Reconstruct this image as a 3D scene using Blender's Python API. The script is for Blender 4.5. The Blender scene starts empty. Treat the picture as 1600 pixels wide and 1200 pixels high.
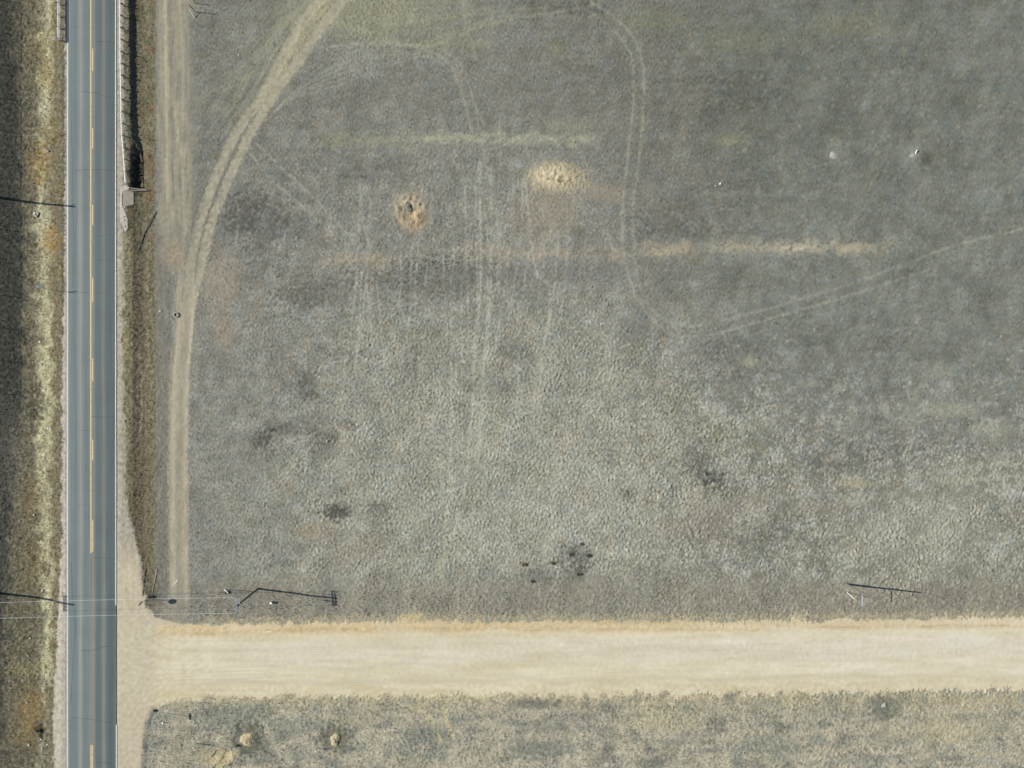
import bpy, bmesh, math, random
import numpy as np
from mathutils import Vector, Matrix

# ------------------------------------------------------------------ camera, world, sun, exposure
CAMH = 110.0
S = 0.1                                   # metres per photo pixel at z = 0
sc = bpy.context.scene
cam_d = bpy.data.cameras.new("camera")
cam_d.sensor_width = 36.0
cam_d.lens = 36.0 / 2 / (80.0 / CAMH)
cam_d.clip_start = 1.0
cam_d.clip_end = 6000.0
cam = bpy.data.objects.new("camera", cam_d)
cam.location = (0, 0, CAMH)
sc.collection.objects.link(cam)
sc.camera = cam

SUN_EL = math.radians(34.5)
SH = Vector((0.992, -0.127))              # direction in which shadows fall on the ground
world = bpy.data.worlds.new("World")
sc.world = world
world.use_nodes = True
wn = world.node_tree
for n in list(wn.nodes):
    wn.nodes.remove(n)
wo = wn.nodes.new("ShaderNodeOutputWorld")
bg = wn.nodes.new("ShaderNodeBackground")
sky = wn.nodes.new("ShaderNodeTexSky")
sky.sky_type = 'NISHITA'
sky.sun_disc = False
sky.sun_elevation = SUN_EL
sky.sun_rotation = math.atan2(-SH.x, -SH.y)   # azimuth clockwise from +y
sky.altitude = 1600
bg.inputs[1].default_value = 0.08
wn.links.new(sky.outputs[0], bg.inputs[0])
wn.links.new(bg.outputs[0], wo.inputs[0])

sun_d = bpy.data.lights.new("sun", 'SUN')
sun_d.energy = 4.2
sun_d.angle = math.radians(0.53)
sun_d.color = (1.0, 0.955, 0.88)
sun = bpy.data.objects.new("sun", sun_d)
sdir = Vector((SH.x * math.cos(SUN_EL), SH.y * math.cos(SUN_EL), -math.sin(SUN_EL)))
sun.rotation_euler = sdir.to_track_quat('-Z', 'Y').to_euler()
sun.location = (-40, 5, 60)
sc.collection.objects.link(sun)

sc.view_settings.view_transform = 'Standard'
sc.view_settings.look = 'None'
sc.view_settings.gamma = 1.0
sc.view_settings.use_curve_mapping = False
sc.view_settings.exposure = 0.8

K = 1.40                                  # albedo = linear(photo colour) / K
random.seed(7)
rng = np.random.default_rng(7)

# ------------------------------------------------------------------ helpers
C = sc.collection


def lin(c):
    c = np.asarray(c, dtype=float) / 255.0
    return np.where(c <= 0.04045, c / 12.92, ((c + 0.055) / 1.055) ** 2.4)


def alb(*c):
    return tuple(float(v) for v in lin(c) / K)


def smooth(a, b, x):
    t = np.clip((x - a) / (b - a), 0, 1)
    return t * t * (3 - 2 * t)


def interp(x, pts):
    xs = [p[0] for p in pts]
    ys = [p[1] for p in pts]
    return np.interp(x, xs, ys)


# ---------------- terrain profile (world px units: x = 800 + X/S, y = 600 - Y/S)
WEST = [(-300, -0.75), (0, -0.85), (30, -0.95), (50, -1.0), (68, -0.85), (84, -0.45), (95, -0.12), (103, -0.03)]
EAST = [(183, -0.03), (191, -0.05), (200, -0.20), (212, -0.42), (222, -0.46), (232, -0.34), (244, -0.22), (262, -0.12), (300, -0.1)]


def dirt_top(px):
    return interp(px, [(230, 985), (262, 975), (290, 977), (400, 976), (500, 974), (640, 971), (1000, 972), (1300, 970), (1600, 966), (4000, 930)])


def dirt_bot(px):
    return interp(px, [(228, 1110), (250, 1098), (290, 1091), (400, 1089), (600, 1087), (1000, 1085), (1600, 1077), (4000, 1050)])


def shoulder_e(py):      # east edge of gravel shoulder / junction flare
    return interp(py, [(-3000, 192), (0, 192), (290, 194), (350, 193), (600, 193), (700, 195), (790, 197), (810, 203), (850, 212),
                       (890, 221), (930, 224), (950, 229), (965, 245), (976, 285), (978, 330), (1088, 330), (1092, 262), (1105, 239),
                       (1130, 227), (1160, 225), (1200, 221), (1400, 200), (4000, 193)])


def shoulder_w(py):
    return interp(py, [(-3000, 101), (0, 102), (300, 102), (450, 100), (560, 97), (700, 95), (860, 95), (920, 91), (1040, 84), (1100, 80), (1200, 80), (1400, 90), (4000, 95)])


def base_z(px, py):
    px = np.asarray(px, float)
    py = np.asarray(py, float)
    z = np.where(px < 104, interp(px, WEST), 0.0)
    f = interp(py, [(-3000, 0.9), (0, 1.15), (230, 1.15), (330, 0.9), (700, 0.8), (880, 0.5), (940, 0.15), (985, 0.0), (1095, 0.0), (1130, 0.35), (1250, 0.6), (3000, 0.8)])
    ze = interp(px, EAST)
    d = (ze + 0.1) * f - 0.1
    d = np.where(px < 191, interp(px, [(183, -0.03), (191, -0.05)]), d)
    d = np.where((px >= 191) & (px < 200), d * 1.0, d)
    # dirt road and junction at grade
    inr = smooth(dirt_top(px) - 10, dirt_top(px) + 4, py) * (1 - smooth(dirt_bot(px) - 4, dirt_bot(px) + 8, py))
    fl = 1 - smooth(shoulder_e(py) - 4, shoulder_e(py) + 7, px)
    inr = np.maximum(inr, fl * smooth(840, 900, py))
    d = d * (1 - inr) - 0.02 * inr
    # deep scour hole at the culvert mouth
    pit = np.exp(-(((px - 213) / 8.0) ** 4)) * smooth(205, 250, py) * (1 - smooth(291, 297, py))
    d = d - 0.6 * pit
    d = np.where(px >= 104, d, 0)
    z = np.where(px < 104, z, np.where(px > 182, d, 0.0))
    z = np.where((px > 103.9) & (px < 182.3), -0.07, z)
    return z


def gz(px, py):
    return float(base_z(px, py))


def W(ix, iy, h=0.0):
    """photo pixel of a point on the ground -> world position, h metres above the ground there"""
    wx, wy = ix, iy
    for _ in range(3):
        z = gz(wx, wy)
        k = (CAMH - z) / CAMH
        wx = 800 + (ix - 800) * k
        wy = 600 + (iy - 600) * k
    z = gz(wx, wy)
    return Vector(((wx - 800) * S, (600 - wy) * S, z + h))


def P(wx, wy, z):
    return Vector(((wx - 800) * S, (600 - wy) * S, z))


# ------------------------------------------------------------------ materials
def mat(name, col, rough=0.8, metal=0.0, noise=None, bump=0.0, scale=20.0):
    m = bpy.data.materials.new(name)
    m.use_nodes = True
    nt = m.node_tree
    b = nt.nodes["Principled BSDF"]
    b.inputs["Roughness"].default_value = rough
    b.inputs["Metallic"].default_value = metal
    if noise is None:
        noise = 0.35
    tc = nt.nodes.new("ShaderNodeTexCoord")
    nz = nt.nodes.new("ShaderNodeTexNoise")
    nz.inputs["Scale"].default_value = scale
    nz.inputs["Detail"].default_value = 5
    nt.links.new(tc.outputs["Object"], nz.inputs["Vector"])
    mr = nt.nodes.new("ShaderNodeMapRange")
    mr.inputs[1].default_value = 0.25
    mr.inputs[2].default_value = 0.75
    mr.inputs[3].default_value = 1 - noise
    mr.inputs[4].default_value = 1 + noise
    nt.links.new(nz.outputs["Fac"], mr.inputs[0])
    mx = nt.nodes.new("ShaderNodeVectorMath")
    mx.operation = 'SCALE'
    mx.inputs[0].default_value = col[:3]
    nt.links.new(mr.outputs[0], mx.inputs["Scale"])
    nt.links.new(mx.outputs[0], b.inputs["Base Color"])
    if bump:
        bp = nt.nodes.new("ShaderNodeBump")
        bp.inputs["Strength"].default_value = bump
        bp.inputs["Distance"].default_value = 0.02
        nt.links.new(nz.outputs["Fac"], bp.inputs["Height"])
        nt.links.new(bp.outputs[0], b.inputs["Normal"])
    return m


def ground_material():
    m = bpy.data.materials.new("dry_ground")
    m.use_nodes = True
    nt = m.node_tree
    b = nt.nodes["Principled BSDF"]
    b.inputs["Roughness"].default_value = 1.0
    b.inputs["Specular IOR Level"].default_value = 0.1
    at = nt.nodes.new("ShaderNodeAttribute")
    at.attribute_name = "tint"
    geo = nt.nodes.new("ShaderNodeNewGeometry")
    n1 = nt.nodes.new("ShaderNodeTexNoise")
    n1.inputs["Scale"].default_value = 5.5
    n1.inputs["Detail"].default_value = 6
    n1.inputs["Roughness"].default_value = 0.7
    nt.links.new(geo.outputs["Position"], n1.inputs["Vector"])
    mr = nt.nodes.new("ShaderNodeMapRange")
    mr.inputs[1].default_value = 0.3
    mr.inputs[2].default_value = 0.7
    mr.inputs[3].default_value = -1.0
    mr.inputs[4].default_value = 1.0
    nt.links.new(n1.outputs["Fac"], mr.inputs[0])
    ml = nt.nodes.new("ShaderNodeMath")
    ml.operation = 'MULTIPLY'
    nt.links.new(mr.outputs[0], ml.inputs[0])
    am = nt.nodes.new("ShaderNodeMath")
    am.operation = 'MULTIPLY'
    am.inputs[1].default_value = 0.38
    nt.links.new(at.outputs["Alpha"], am.inputs[0])
    nt.links.new(am.outputs[0], ml.inputs[1])
    ad = nt.nodes.new("ShaderNodeMath")
    ad.operation = 'ADD'
    ad.inputs[1].default_value = 1.0
    nt.links.new(ml.outputs[0], ad.inputs[0])
    vm = nt.nodes.new("ShaderNodeVectorMath")
    vm.operation = 'SCALE'
    nt.links.new(at.outputs["Color"], vm.inputs[0])
    nt.links.new(ad.outputs[0], vm.inputs["Scale"])
    nt.links.new(vm.outputs[0], b.inputs["Base Color"])
    bp = nt.nodes.new("ShaderNodeBump")
    bp.inputs["Distance"].default_value = 0.06
    nt.links.new(at.outputs["Alpha"], bp.inputs["Strength"])
    nt.links.new(n1.outputs["Fac"], bp.inputs["Height"])
    nt.links.new(bp.outputs[0], b.inputs["Normal"])
    return m


def asphalt_material():
    m = bpy.data.materials.new("worn_asphalt")
    m.use_nodes = True
    nt = m.node_tree
    b = nt.nodes["Principled BSDF"]
    b.inputs["Roughness"].default_value = 0.85
    geo = nt.nodes.new("ShaderNodeNewGeometry")
    sep = nt.nodes.new("ShaderNodeSeparateXYZ")
    nt.links.new(geo.outputs["Position"], sep.inputs[0])
    # slow sideways wander of the wheel paths
    mp = nt.nodes.new("ShaderNodeMapping")
    mp.inputs["Scale"].default_value = (0.02, 0.03, 0.02)
    nt.links.new(geo.outputs["Position"], mp.inputs[0])
    nw = nt.nodes.new("ShaderNodeTexNoise")
    nw.inputs["Scale"].default_value = 1.0
    nt.links.new(mp.outputs[0], nw.inputs[0])
    w1 = nt.nodes.new("ShaderNodeMath"); w1.operation = 'MULTIPLY_ADD'
    w1.inputs[1].default_value = 0.5; w1.inputs[2].default_value = -0.25
    nt.links.new(nw.outputs["Fac"], w1.inputs[0])
    w2 = nt.nodes.new("ShaderNodeMath"); w2.operation = 'ADD'
    nt.links.new(sep.outputs[0], w2.inputs[0]); nt.links.new(w1.outputs[0], w2.inputs[1])
    mr = nt.nodes.new("ShaderNodeMapRange")
    x0, x1 = (102 - 800) * S, (184 - 800) * S
    mr.inputs[1].default_value = x0
    mr.inputs[2].default_value = x1
    nt.links.new(w2.outputs[0], mr.inputs[0])

    def ramp(stops):
        r = nt.nodes.new("ShaderNodeValToRGB")
        r.color_ramp.interpolation = 'EASE'
        el = r.color_ramp.elements
        for i, (x, c) in enumerate(stops):
            p = (x - 102) / 82.0
            e = el[i] if i < 2 else el.new(p)
            e.position = p
            e.color = (*[float(v) for v in lin((c[0], c[1] + 3, c[2] + 1)) / 2.02], 1)
        nt.links.new(mr.outputs[0], r.inputs[0])
        return r
    r1 = ramp([(102, (160, 158, 148)), (184, (160, 155, 142)), (107, (146, 151, 146)), (111, (122, 134, 133)), (119, (116, 130, 130)),
               (123.5, (146, 148, 143)), (126, (163, 160, 151)), (129, (142, 144, 138)), (133, (118, 130, 130)), (138, (120, 130, 130)),
               (141, (142, 138, 126)), (146, (143, 140, 127)), (151, (99, 114, 114)), (157, (102, 114, 114)), (162, (134, 132, 124)),
               (167, (100, 110, 108)), (173, (91, 105, 106)), (180, (102, 108, 104))])
    r2 = ramp([(102, (160, 158, 148)), (184, (160, 155, 142)), (107, (146, 151, 146)), (111, (122, 134, 133)), (119, (116, 130, 130)),
               (123.5, (146, 148, 143)), (126, (163, 160, 151)), (129, (142, 144, 138)), (133, (118, 130, 130)), (138, (122, 130, 128)),
               (144, (156, 150, 138)), (148, (140, 137, 126)), (152, (96, 110, 110)), (157, (102, 114, 114)), (163, (142, 142, 132)),
               (168, (100, 110, 108)), (173, (86, 100, 101)), (180, (104, 110, 106))])
    my = nt.nodes.new("ShaderNodeMapRange")
    my.interpolation_type = 'SMOOTHSTEP'
    my.inputs[1].default_value = (600 - 850) * S
    my.inputs[2].default_value = (600 - 960) * S
    nt.links.new(sep.outputs[1], my.inputs[0])
    mix = nt.nodes.new("ShaderNodeMix"); mix.data_type = 'RGBA'
    nt.links.new(my.outputs[0], mix.inputs[0])
    nt.links.new(r1.outputs[0], mix.inputs[6]); nt.links.new(r2.outputs[0], mix.inputs[7])
    # longitudinal streaks and blotches
    mp2 = nt.nodes.new("ShaderNodeMapping")
    mp2.inputs["Scale"].default_value = (3.0, 0.06, 1)
    nt.links.new(geo.outputs["Position"], mp2.inputs[0])
    ns = nt.nodes.new("ShaderNodeTexNoise"); ns.inputs["Scale"].default_value = 1; ns.inputs["Detail"].default_value = 5
    nt.links.new(mp2.outputs[0], ns.inputs[0])
    ng = nt.nodes.new("ShaderNodeTexNoise"); ng.inputs["Scale"].default_value = 9; ng.inputs["Detail"].default_value = 6; ng.inputs["Roughness"].default_value = 0.8
    nt.links.new(geo.outputs["Position"], ng.inputs[0])
    nb = nt.nodes.new("ShaderNodeTexNoise"); nb.inputs["Scale"].default_value = 0.25; nb.inputs["Detail"].default_value = 4
    nt.links.new(geo.outputs["Position"], nb.inputs[0])
    a1 = nt.nodes.new("ShaderNodeMath"); a1.operation = 'MULTIPLY_ADD'; a1.inputs[1].default_value = 0.50; a1.inputs[2].default_value = 0.49
    nt.links.new(ns.outputs["Fac"], a1.inputs[0])
    a2 = nt.nodes.new("ShaderNodeMath"); a2.operation = 'MULTIPLY_ADD'; a2.inputs[1].default_value = 0.26
    nt.links.new(ng.outputs["Fac"], a2.inputs[0]); nt.links.new(a1.outputs[0], a2.inputs[2])
    a3 = nt.nodes.new("ShaderNodeMath"); a3.operation = 'MULTIPLY_ADD'; a3.inputs[1].default_value = 0.30
    nt.links.new(nb.outputs["Fac"], a3.inputs[0]); nt.links.new(a2.outputs[0], a3.inputs[2])
    vm = nt.nodes.new("ShaderNodeVectorMath"); vm.operation = 'SCALE'
    nt.links.new(mix.outputs[2], vm.inputs[0]); nt.links.new(a3.outputs[0], vm.inputs["Scale"])
    nt.links.new(vm.outputs[0], b.inputs["Base Color"])
    bp = nt.nodes.new("ShaderNodeBump"); bp.inputs["Strength"].default_value = 0.25; bp.inputs["Distance"].default_value = 0.01
    nt.links.new(ng.outputs["Fac"], bp.inputs["Height"]); nt.links.new(bp.outputs[0], b.inputs["Normal"])
    return m


def paint_material(name, col, wear):
    """worn thermoplastic paint: chips where the asphalt colour shows"""
    m = bpy.data.materials.new(name)
    m.use_nodes = True
    nt = m.node_tree
    b = nt.nodes["Principled BSDF"]
    b.inputs["Roughness"].default_value = 0.7
    geo = nt.nodes.new("ShaderNodeNewGeometry")
    mp = nt.nodes.new("ShaderNodeMapping"); mp.inputs["Scale"].default_value = (6, 1.3, 1)
    nt.links.new(geo.outputs["Position"], mp.inputs[0])
    n = nt.nodes.new("ShaderNodeTexNoise"); n.inputs["Scale"].default_value = 2.2; n.inputs["Detail"].default_value = 7
    nt.links.new(mp.outputs[0], n.inputs[0])
    r = nt.nodes.new("ShaderNodeValToRGB")
    r.color_ramp.elements[0].position = 0.26 + wear * 0.1
    r.color_ramp.elements[0].color = (*alb(140, 138, 126), 1)
    r.color_ramp.elements[1].position = 0.44 + wear * 0.1
    r.color_ramp.elements[1].color = (*alb(*col), 1)
    nt.links.new(n.outputs["Fac"], r.inputs[0])
    nt.links.new(r.outputs[0], b.inputs["Base Color"])
    return m


M = {}
M['ground'] = ground_material()
M['asphalt'] = asphalt_material()
M['white_paint'] = paint_material("worn_white_paint", (212, 214, 202), 0.45)
M['yellow_paint'] = paint_material("worn_yellow_paint", (222, 198, 148), 0.4)
M['crack'] = mat("crack_shade", alb(66, 72, 72), 0.9)
M['galv'] = mat("galvanised_steel", (0.55, 0.57, 0.6), 0.45, 0.6, noise=0.15, scale=6)
M['rail'] = mat("weathered_rail_steel", (0.78, 0.78, 0.75), 0.6, 0.1, noise=0.15, scale=3)
M['wood'] = mat("treated_pole_wood", (0.075, 0.055, 0.04), 0.9, noise=0.4, bump=0.4, scale=12)
M['grey_wood'] = mat("weathered_timber", (0.2, 0.17, 0.14), 0.95, noise=0.3, bump=0.4, scale=12)
M['wire'] = mat("aluminium_wire", (0.6, 0.62, 0.6), 0.5, 0.3, noise=0.05)
M['insul'] = mat("grey_porcelain", (0.25, 0.28, 0.3), 0.3)
M['white_pl'] = mat("white_plastic", (0.75, 0.74, 0.68), 0.5, noise=0.08)
M['litter'] = mat("crumpled_white_litter", (0.55, 0.55, 0.52), 0.6, noise=0.15, bump=0.5)
M['red'] = mat("faded_red_sign_sheeting", (0.34, 0.035, 0.03), 0.5, noise=0.12, scale=5)
M['sign_white'] = mat("white_sign_sheeting", (0.75, 0.75, 0.73), 0.5, noise=0.05)
M['green'] = mat("green_sign_sheeting", (0.01, 0.13, 0.09), 0.45, noise=0.1)
M['yellow_sign'] = mat("yellow_sign_sheeting", (0.75, 0.45, 0.03), 0.45, noise=0.1)
M['conc'] = mat("stained_concrete", alb(196, 190, 174), 0.95, noise=0.22, bump=0.5, scale=3)
M['dconc'] = mat("dark_concrete", alb(120, 114, 100), 0.95, noise=0.3, bump=0.5, scale=3)  # darker concrete tone for the culvert headwall
M['black'] = mat("black_plastic_pipe", (0.02, 0.022, 0.02), 0.6)
M['twig'] = mat("brown_dead_twigs", (0.16, 0.11, 0.05), 1.0, noise=0.4)
M['twig_dark'] = mat("dark_dead_twigs", (0.095, 0.085, 0.06), 1.0, noise=0.4)
M['soil'] = mat("pale_dug_soil", alb(188, 172, 138), 1.0, noise=0.25, bump=0.6, scale=5)
M['tan_soil'] = mat("orange_tan_soil", alb(184, 164, 130), 1.0, noise=0.28, bump=0.6, scale=4)
M['grey_soil'] = mat("grey_dusty_soil", alb(158, 158, 146), 1.0, noise=0.2, bump=0.6, scale=4)
M['green_box'] = mat("pale_green_enamel", (0.45, 0.5, 0.42), 0.5, noise=0.1)


# ------------------------------------------------------------------ object helpers
def link_mesh(name, me, m, parent=None):
    o = bpy.data.objects.new(name, me)
    if m is not None:
        me.materials.append(m)
    C.objects.link(o)
    if parent is not None:
        o.parent = parent
    return o


def obj(name, bm, m, parent=None, sm=False):
    me = bpy.data.meshes.new(name)
    bm.normal_update()
    bm.to_mesh(me)
    bm.free()
    if sm:
        me.polygons.foreach_set("use_smooth", [True] * len(me.polygons))
    return link_mesh(name, me, m, parent)


def tag(o, label, cat, group=None):
    o['label'] = label
    o['category'] = cat
    if group:
        o['group'] = group
    return o


def thing(name, label, cat, loc, group=None, rz=0.0):
    o = bpy.data.objects.new(name, None)
    o.empty_display_size = 0.3
    C.objects.link(o)
    o.location = loc
    o.rotation_euler = (0, 0, rz)
    return tag(o, label, cat, group)


def tube(bm, a, b, r0, r1=None, n=8):
    a = Vector(a); b = Vector(b)
    r1 = r0 if r1 is None else r1
    q = (b - a).to_track_quat('Z', 'Y')
    L = (b - a).length
    geom = bmesh.ops.create_cone(bm, cap_ends=True, segments=n, radius1=r0, radius2=r1, depth=L)
    mtx = Matrix.Translation((a + b) / 2) @ q.to_matrix().to_4x4()
    bmesh.ops.transform(bm, matrix=mtx, verts=geom['verts'])


def box(bm, c, s, rot=None):
    g = bmesh.ops.create_cube(bm, size=1.0)
    mtx = Matrix.Translation(c) @ (rot if rot is not None else Matrix.Identity(4)) @ Matrix.Diagonal((*s, 1))
    bmesh.ops.transform(bm, matrix=mtx, verts=g['verts'])


def polytube(bm, pts, r, n=5):
    for p, q in zip(pts[:-1], pts[1:]):
        tube(bm, p, q, r, r, n)


# ------------------------------------------------------------------ GROUND GRID
D = 0.17
HX, HY = 90.0, 69.0
nx = int(2 * HX / D) + 1
ny = int(2 * HY / D) + 1
xd = -HX + np.arange(nx) * D
yd = -HY + np.arange(ny) * D


def outward(start, lim=2600.0):
    out = []
    s = D
    v = start
    while v < lim:
        s *= 1.17
        v += s
        out.append(v)
    return np.array(out)


ox = outward(xd[-1])
oy = outward(yd[-1])
X1 = np.concatenate([-ox[::-1] + (xd[0] + xd[-1]), xd, ox])
Y1 = np.concatenate([-oy[::-1] + (yd[0] + yd[-1]), yd, oy])
NX, NY = len(X1), len(Y1)


def mirror_idx(v, v0, n):
    i = np.round((v - v0) / D).astype(int)
    p = 2 * (n - 1)
    i = np.mod(i, p)
    return np.where(i >= n, p - i, i)


IXI = mirror_idx(X1, xd[0], nx)
IYI = mirror_idx(Y1, yd[0], ny)
_fx = np.fft.fftfreq(nx, D)[None, :]
_fy = np.fft.fftfreq(ny, D)[:, None]


def fnoise(lmin, lmax, stretch=1.0, ang=0.0, slope=0.0):
    """band-limited noise, unit variance; stretch > 1 elongates features along direction ang (deg from +x)"""
    a = math.radians(ang)
    u = _fx * math.cos(a) + _fy * math.sin(a)
    v = -_fx * math.sin(a) + _fy * math.cos(a)
    f = np.sqrt((u * stretch) ** 2 + v ** 2)
    fl, fh = 1.0 / lmax, 1.0 / lmin
    amp = np.exp(-(np.maximum(0, f - fh) / (0.25 * fh)) ** 2) * np.exp(-(np.maximum(0, fl - f) / (0.25 * fl)) ** 2)
    amp *= (np.maximum(f, fl) ** (-slope))
    amp[0, 0] = 0
    w = rng.standard_normal((ny, nx))
    r = np.real(np.fft.ifft2(np.fft.fft2(w) * amp))
    r /= r.std()
    return r[IYI][:, IXI].astype(np.float32)


PX = (800 + X1 / S)[None, :] * np.ones((NY, 1))
PY = (600 - Y1 / S)[:, None] * np.ones((1, NX))
Z0 = base_z(PX, PY)
# photo-plane coordinates of each ground vertex: where each patch of colour was surveyed
kk = CAMH / (CAMH - Z0)
IX = 800 + (PX - 800) * kk
IY = 600 + (PY - 600) * kk

n_tuft = fnoise(0.36, 0.62, 1.9, 100)
n_tuft2 = fnoise(0.38, 0.70, 1.6, 65)
n_fine = fnoise(0.34, 0.6, 1.0)
n_clump = fnoise(0.9, 2.4)
n_m = fnoise(2.5, 9, slope=0.6)
n_l = fnoise(8, 30, slope=0.5)
n_xl = fnoise(25, 80, slope=0.5)
n_sx = fnoise(0.4, 3.5, 14, 0, 0.5)      # streaks along x
n_sy = fnoise(0.4, 3.0, 12, 90, 0.5)     # streaks along y
n_edge = fnoise(0.4, 3.0, slope=0.7)
n_hue = fnoise(1.5, 12, slope=0.5)
n_hue2 = fnoise(0.4, 2.0)

# ---- broad tone of the field
gx = [350, 450, 550, 650, 750, 850, 950, 1050, 1150, 1250, 1350, 1450, 1550]
gy = [50, 150, 250, 350, 450, 550, 650, 750, 850, 950, 1100, 1180]
G = np.array([
    [120, 128, 135, 129, 124, 120, 118, 114, 112, 113, 113, 115, 118],
    [121, 122, 122, 122, 122, 120, 118, 113, 108, 110, 112, 114, 117],
    [121, 120, 124, 126, 128, 126, 120, 116, 113, 113, 113, 116, 118],
    [120, 124, 130, 130, 132, 130, 124, 117, 117, 118, 117, 117, 118],
    [130, 128, 128, 128, 128, 132, 126, 123, 121, 121, 120, 119, 119],
    [126, 134, 138, 139, 139, 142, 140, 131, 126, 122, 121, 120, 120],
    [128, 132, 142, 146, 146, 148, 148, 143, 136, 129, 125, 127, 124],
    [130, 136, 144, 146, 148, 152, 152, 148, 139, 136, 134, 136, 138],
    [131, 136, 143, 147, 150, 152, 152, 146, 136, 138, 145, 151, 142],
    [124, 127, 131, 137, 136, 130, 135, 135, 133, 134, 132, 133, 133],
    [140, 144, 148, 148, 145, 140, 146, 148, 148, 144, 146, 149, 151],
    [138, 143, 148, 145, 146, 142, 142, 142, 146, 144, 148, 152, 156]], float)


def bilinear(G, gx, gy, X, Y):
    gx = np.array(gx, float); gy = np.array(gy, float)
    X = np.clip(X, gx[0], gx[-1]); Y = np.clip(Y, gy[0], gy[-1])
    i = np.clip(np.searchsorted(gx, X) - 1, 0, len(gx) - 2)
    j = np.clip(np.searchsorted(gy, Y) - 1, 0, len(gy) - 2)
    u = (X - gx[i]) / (gx[i + 1] - gx[i]); v = (Y - gy[j]) / (gy[j + 1] - gy[j])
    u = u * u * (3 - 2 * u); v = v * v * (3 - 2 * v)
    return (G[j, i] * (1 - u) * (1 - v) + G[j, i + 1] * u * (1 - v) + G[j + 1, i] * (1 - u) * v + G[j + 1, i + 1] * u * v)


jx = IX + 20 * n_l + 12 * n_m
jy = IY + 16 * np.roll(n_l, 200, axis=1) + 8 * np.roll(n_m, 300, axis=0)
Lum = bilinear(G, gx, gy, np.clip(jx, 350, 1550), np.where(IY > 1078, IY, np.minimum(jy, 960)))
light = smooth(120, 150, Lum)              # pale tufted grassland
Lum = Lum + 4.5 * light
Lum = Lum + 2.4 * n_m + 1.2 * n_l + 2.6 * n_clump
right = smooth(1000, 1250, IX) * (1 - smooth(500, 760, IY))
n_ew = fnoise(1.2, 9, 5, 4, 0.5)
n_di = fnoise(1.0, 6, 5, 62, 0.4)
Lum = Lum + 2.0 * n_ew + 1.5 * n_di * (0.4 + 0.6 * (1 - light))
amp_t = 0.0165 * (1 - 0.25 * right) + 0.026 * light
n_fr = fnoise(0.5, 9, slope=0.9)
n_fr2 = fnoise(0.4, 4, slope=0.6)
zone = smooth(0.05, 0.4, light) * (0.25 + 0.75 * smooth(850, 1150, IX))
zone = np.maximum(zone, 0.7 * smooth(950, 1150, IX) * smooth(520, 640, IY))
zone = np.maximum(zone, 0.35 * smooth(150, 260, IY) * (1 - smooth(900, 1050, IX)))
colony = smooth(-0.08, 0.2, n_fr + 0.55 * n_fr2 + 1.1 * (light - 0.5))
Lum = Lum + zone * (colony - smooth(-1.0, 1.0, 1.1 * (light - 0.5) * 1.2)) * 22
colony2 = smooth(1.25, 1.6, n_fr + 0.7 * np.roll(n_fr2, 150, 1))
Lum = Lum + 11 * colony2 * smooth(340, 480, IX) * smooth(100, 380, IY)
amp_t = amp_t * (0.75 + 0.5 * zone * colony)
rgb = np.stack([Lum + 2 - 3 * right, Lum + 0.6 + 0.5 * right, Lum - 11 - 5 * light + 1 * right], -1)
h3 = (n_hue * 1.2 + n_hue2 * 0.1)[..., None]
rgb = rgb + h3 * np.array([1.0, -0.1, -1.1])
fine = (6.5 - 2.5 * right + 4.5 * light) * (n_tuft * 0.8 + n_fine * 0.6)
rgb = rgb + fine[..., None] * np.array([1, 1, 0.95])

bumpA = 0.35 + 0.35 * light                # shader bump / fleck strength
zt = np.zeros_like(Z0)                     # tussock relief amplitude (m)


def mixc(mask, col, var=0.0):
    global rgb
    mk = np.clip(mask, 0, 1)[..., None]
    c = np.array(col, float)
    if var:
        c = c + (n_clump * var)[..., None]
    rgb = rgb * (1 - mk) + c * mk


def addc(mask, d):
    global rgb
    rgb = rgb + np.asarray(mask)[..., None] * np.array(d, float)


def blob(x, y, rx, ry=None, rot=0.0, edge=0.55, jag=0.35):
    ry = rx if ry is None else ry
    a = math.radians(rot)
    dx, dy = IX - x, IY - y
    u = (dx * math.cos(a) + dy * math.sin(a)) / rx
    v = (-dx * math.sin(a) + dy * math.cos(a)) / ry
    r = np.sqrt(u * u + v * v) + jag * (0.6 * n_clump + 0.5 * n_edge) * 0.5
    return 1 - smooth(1 - edge, 1 + edge, r)


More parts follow.
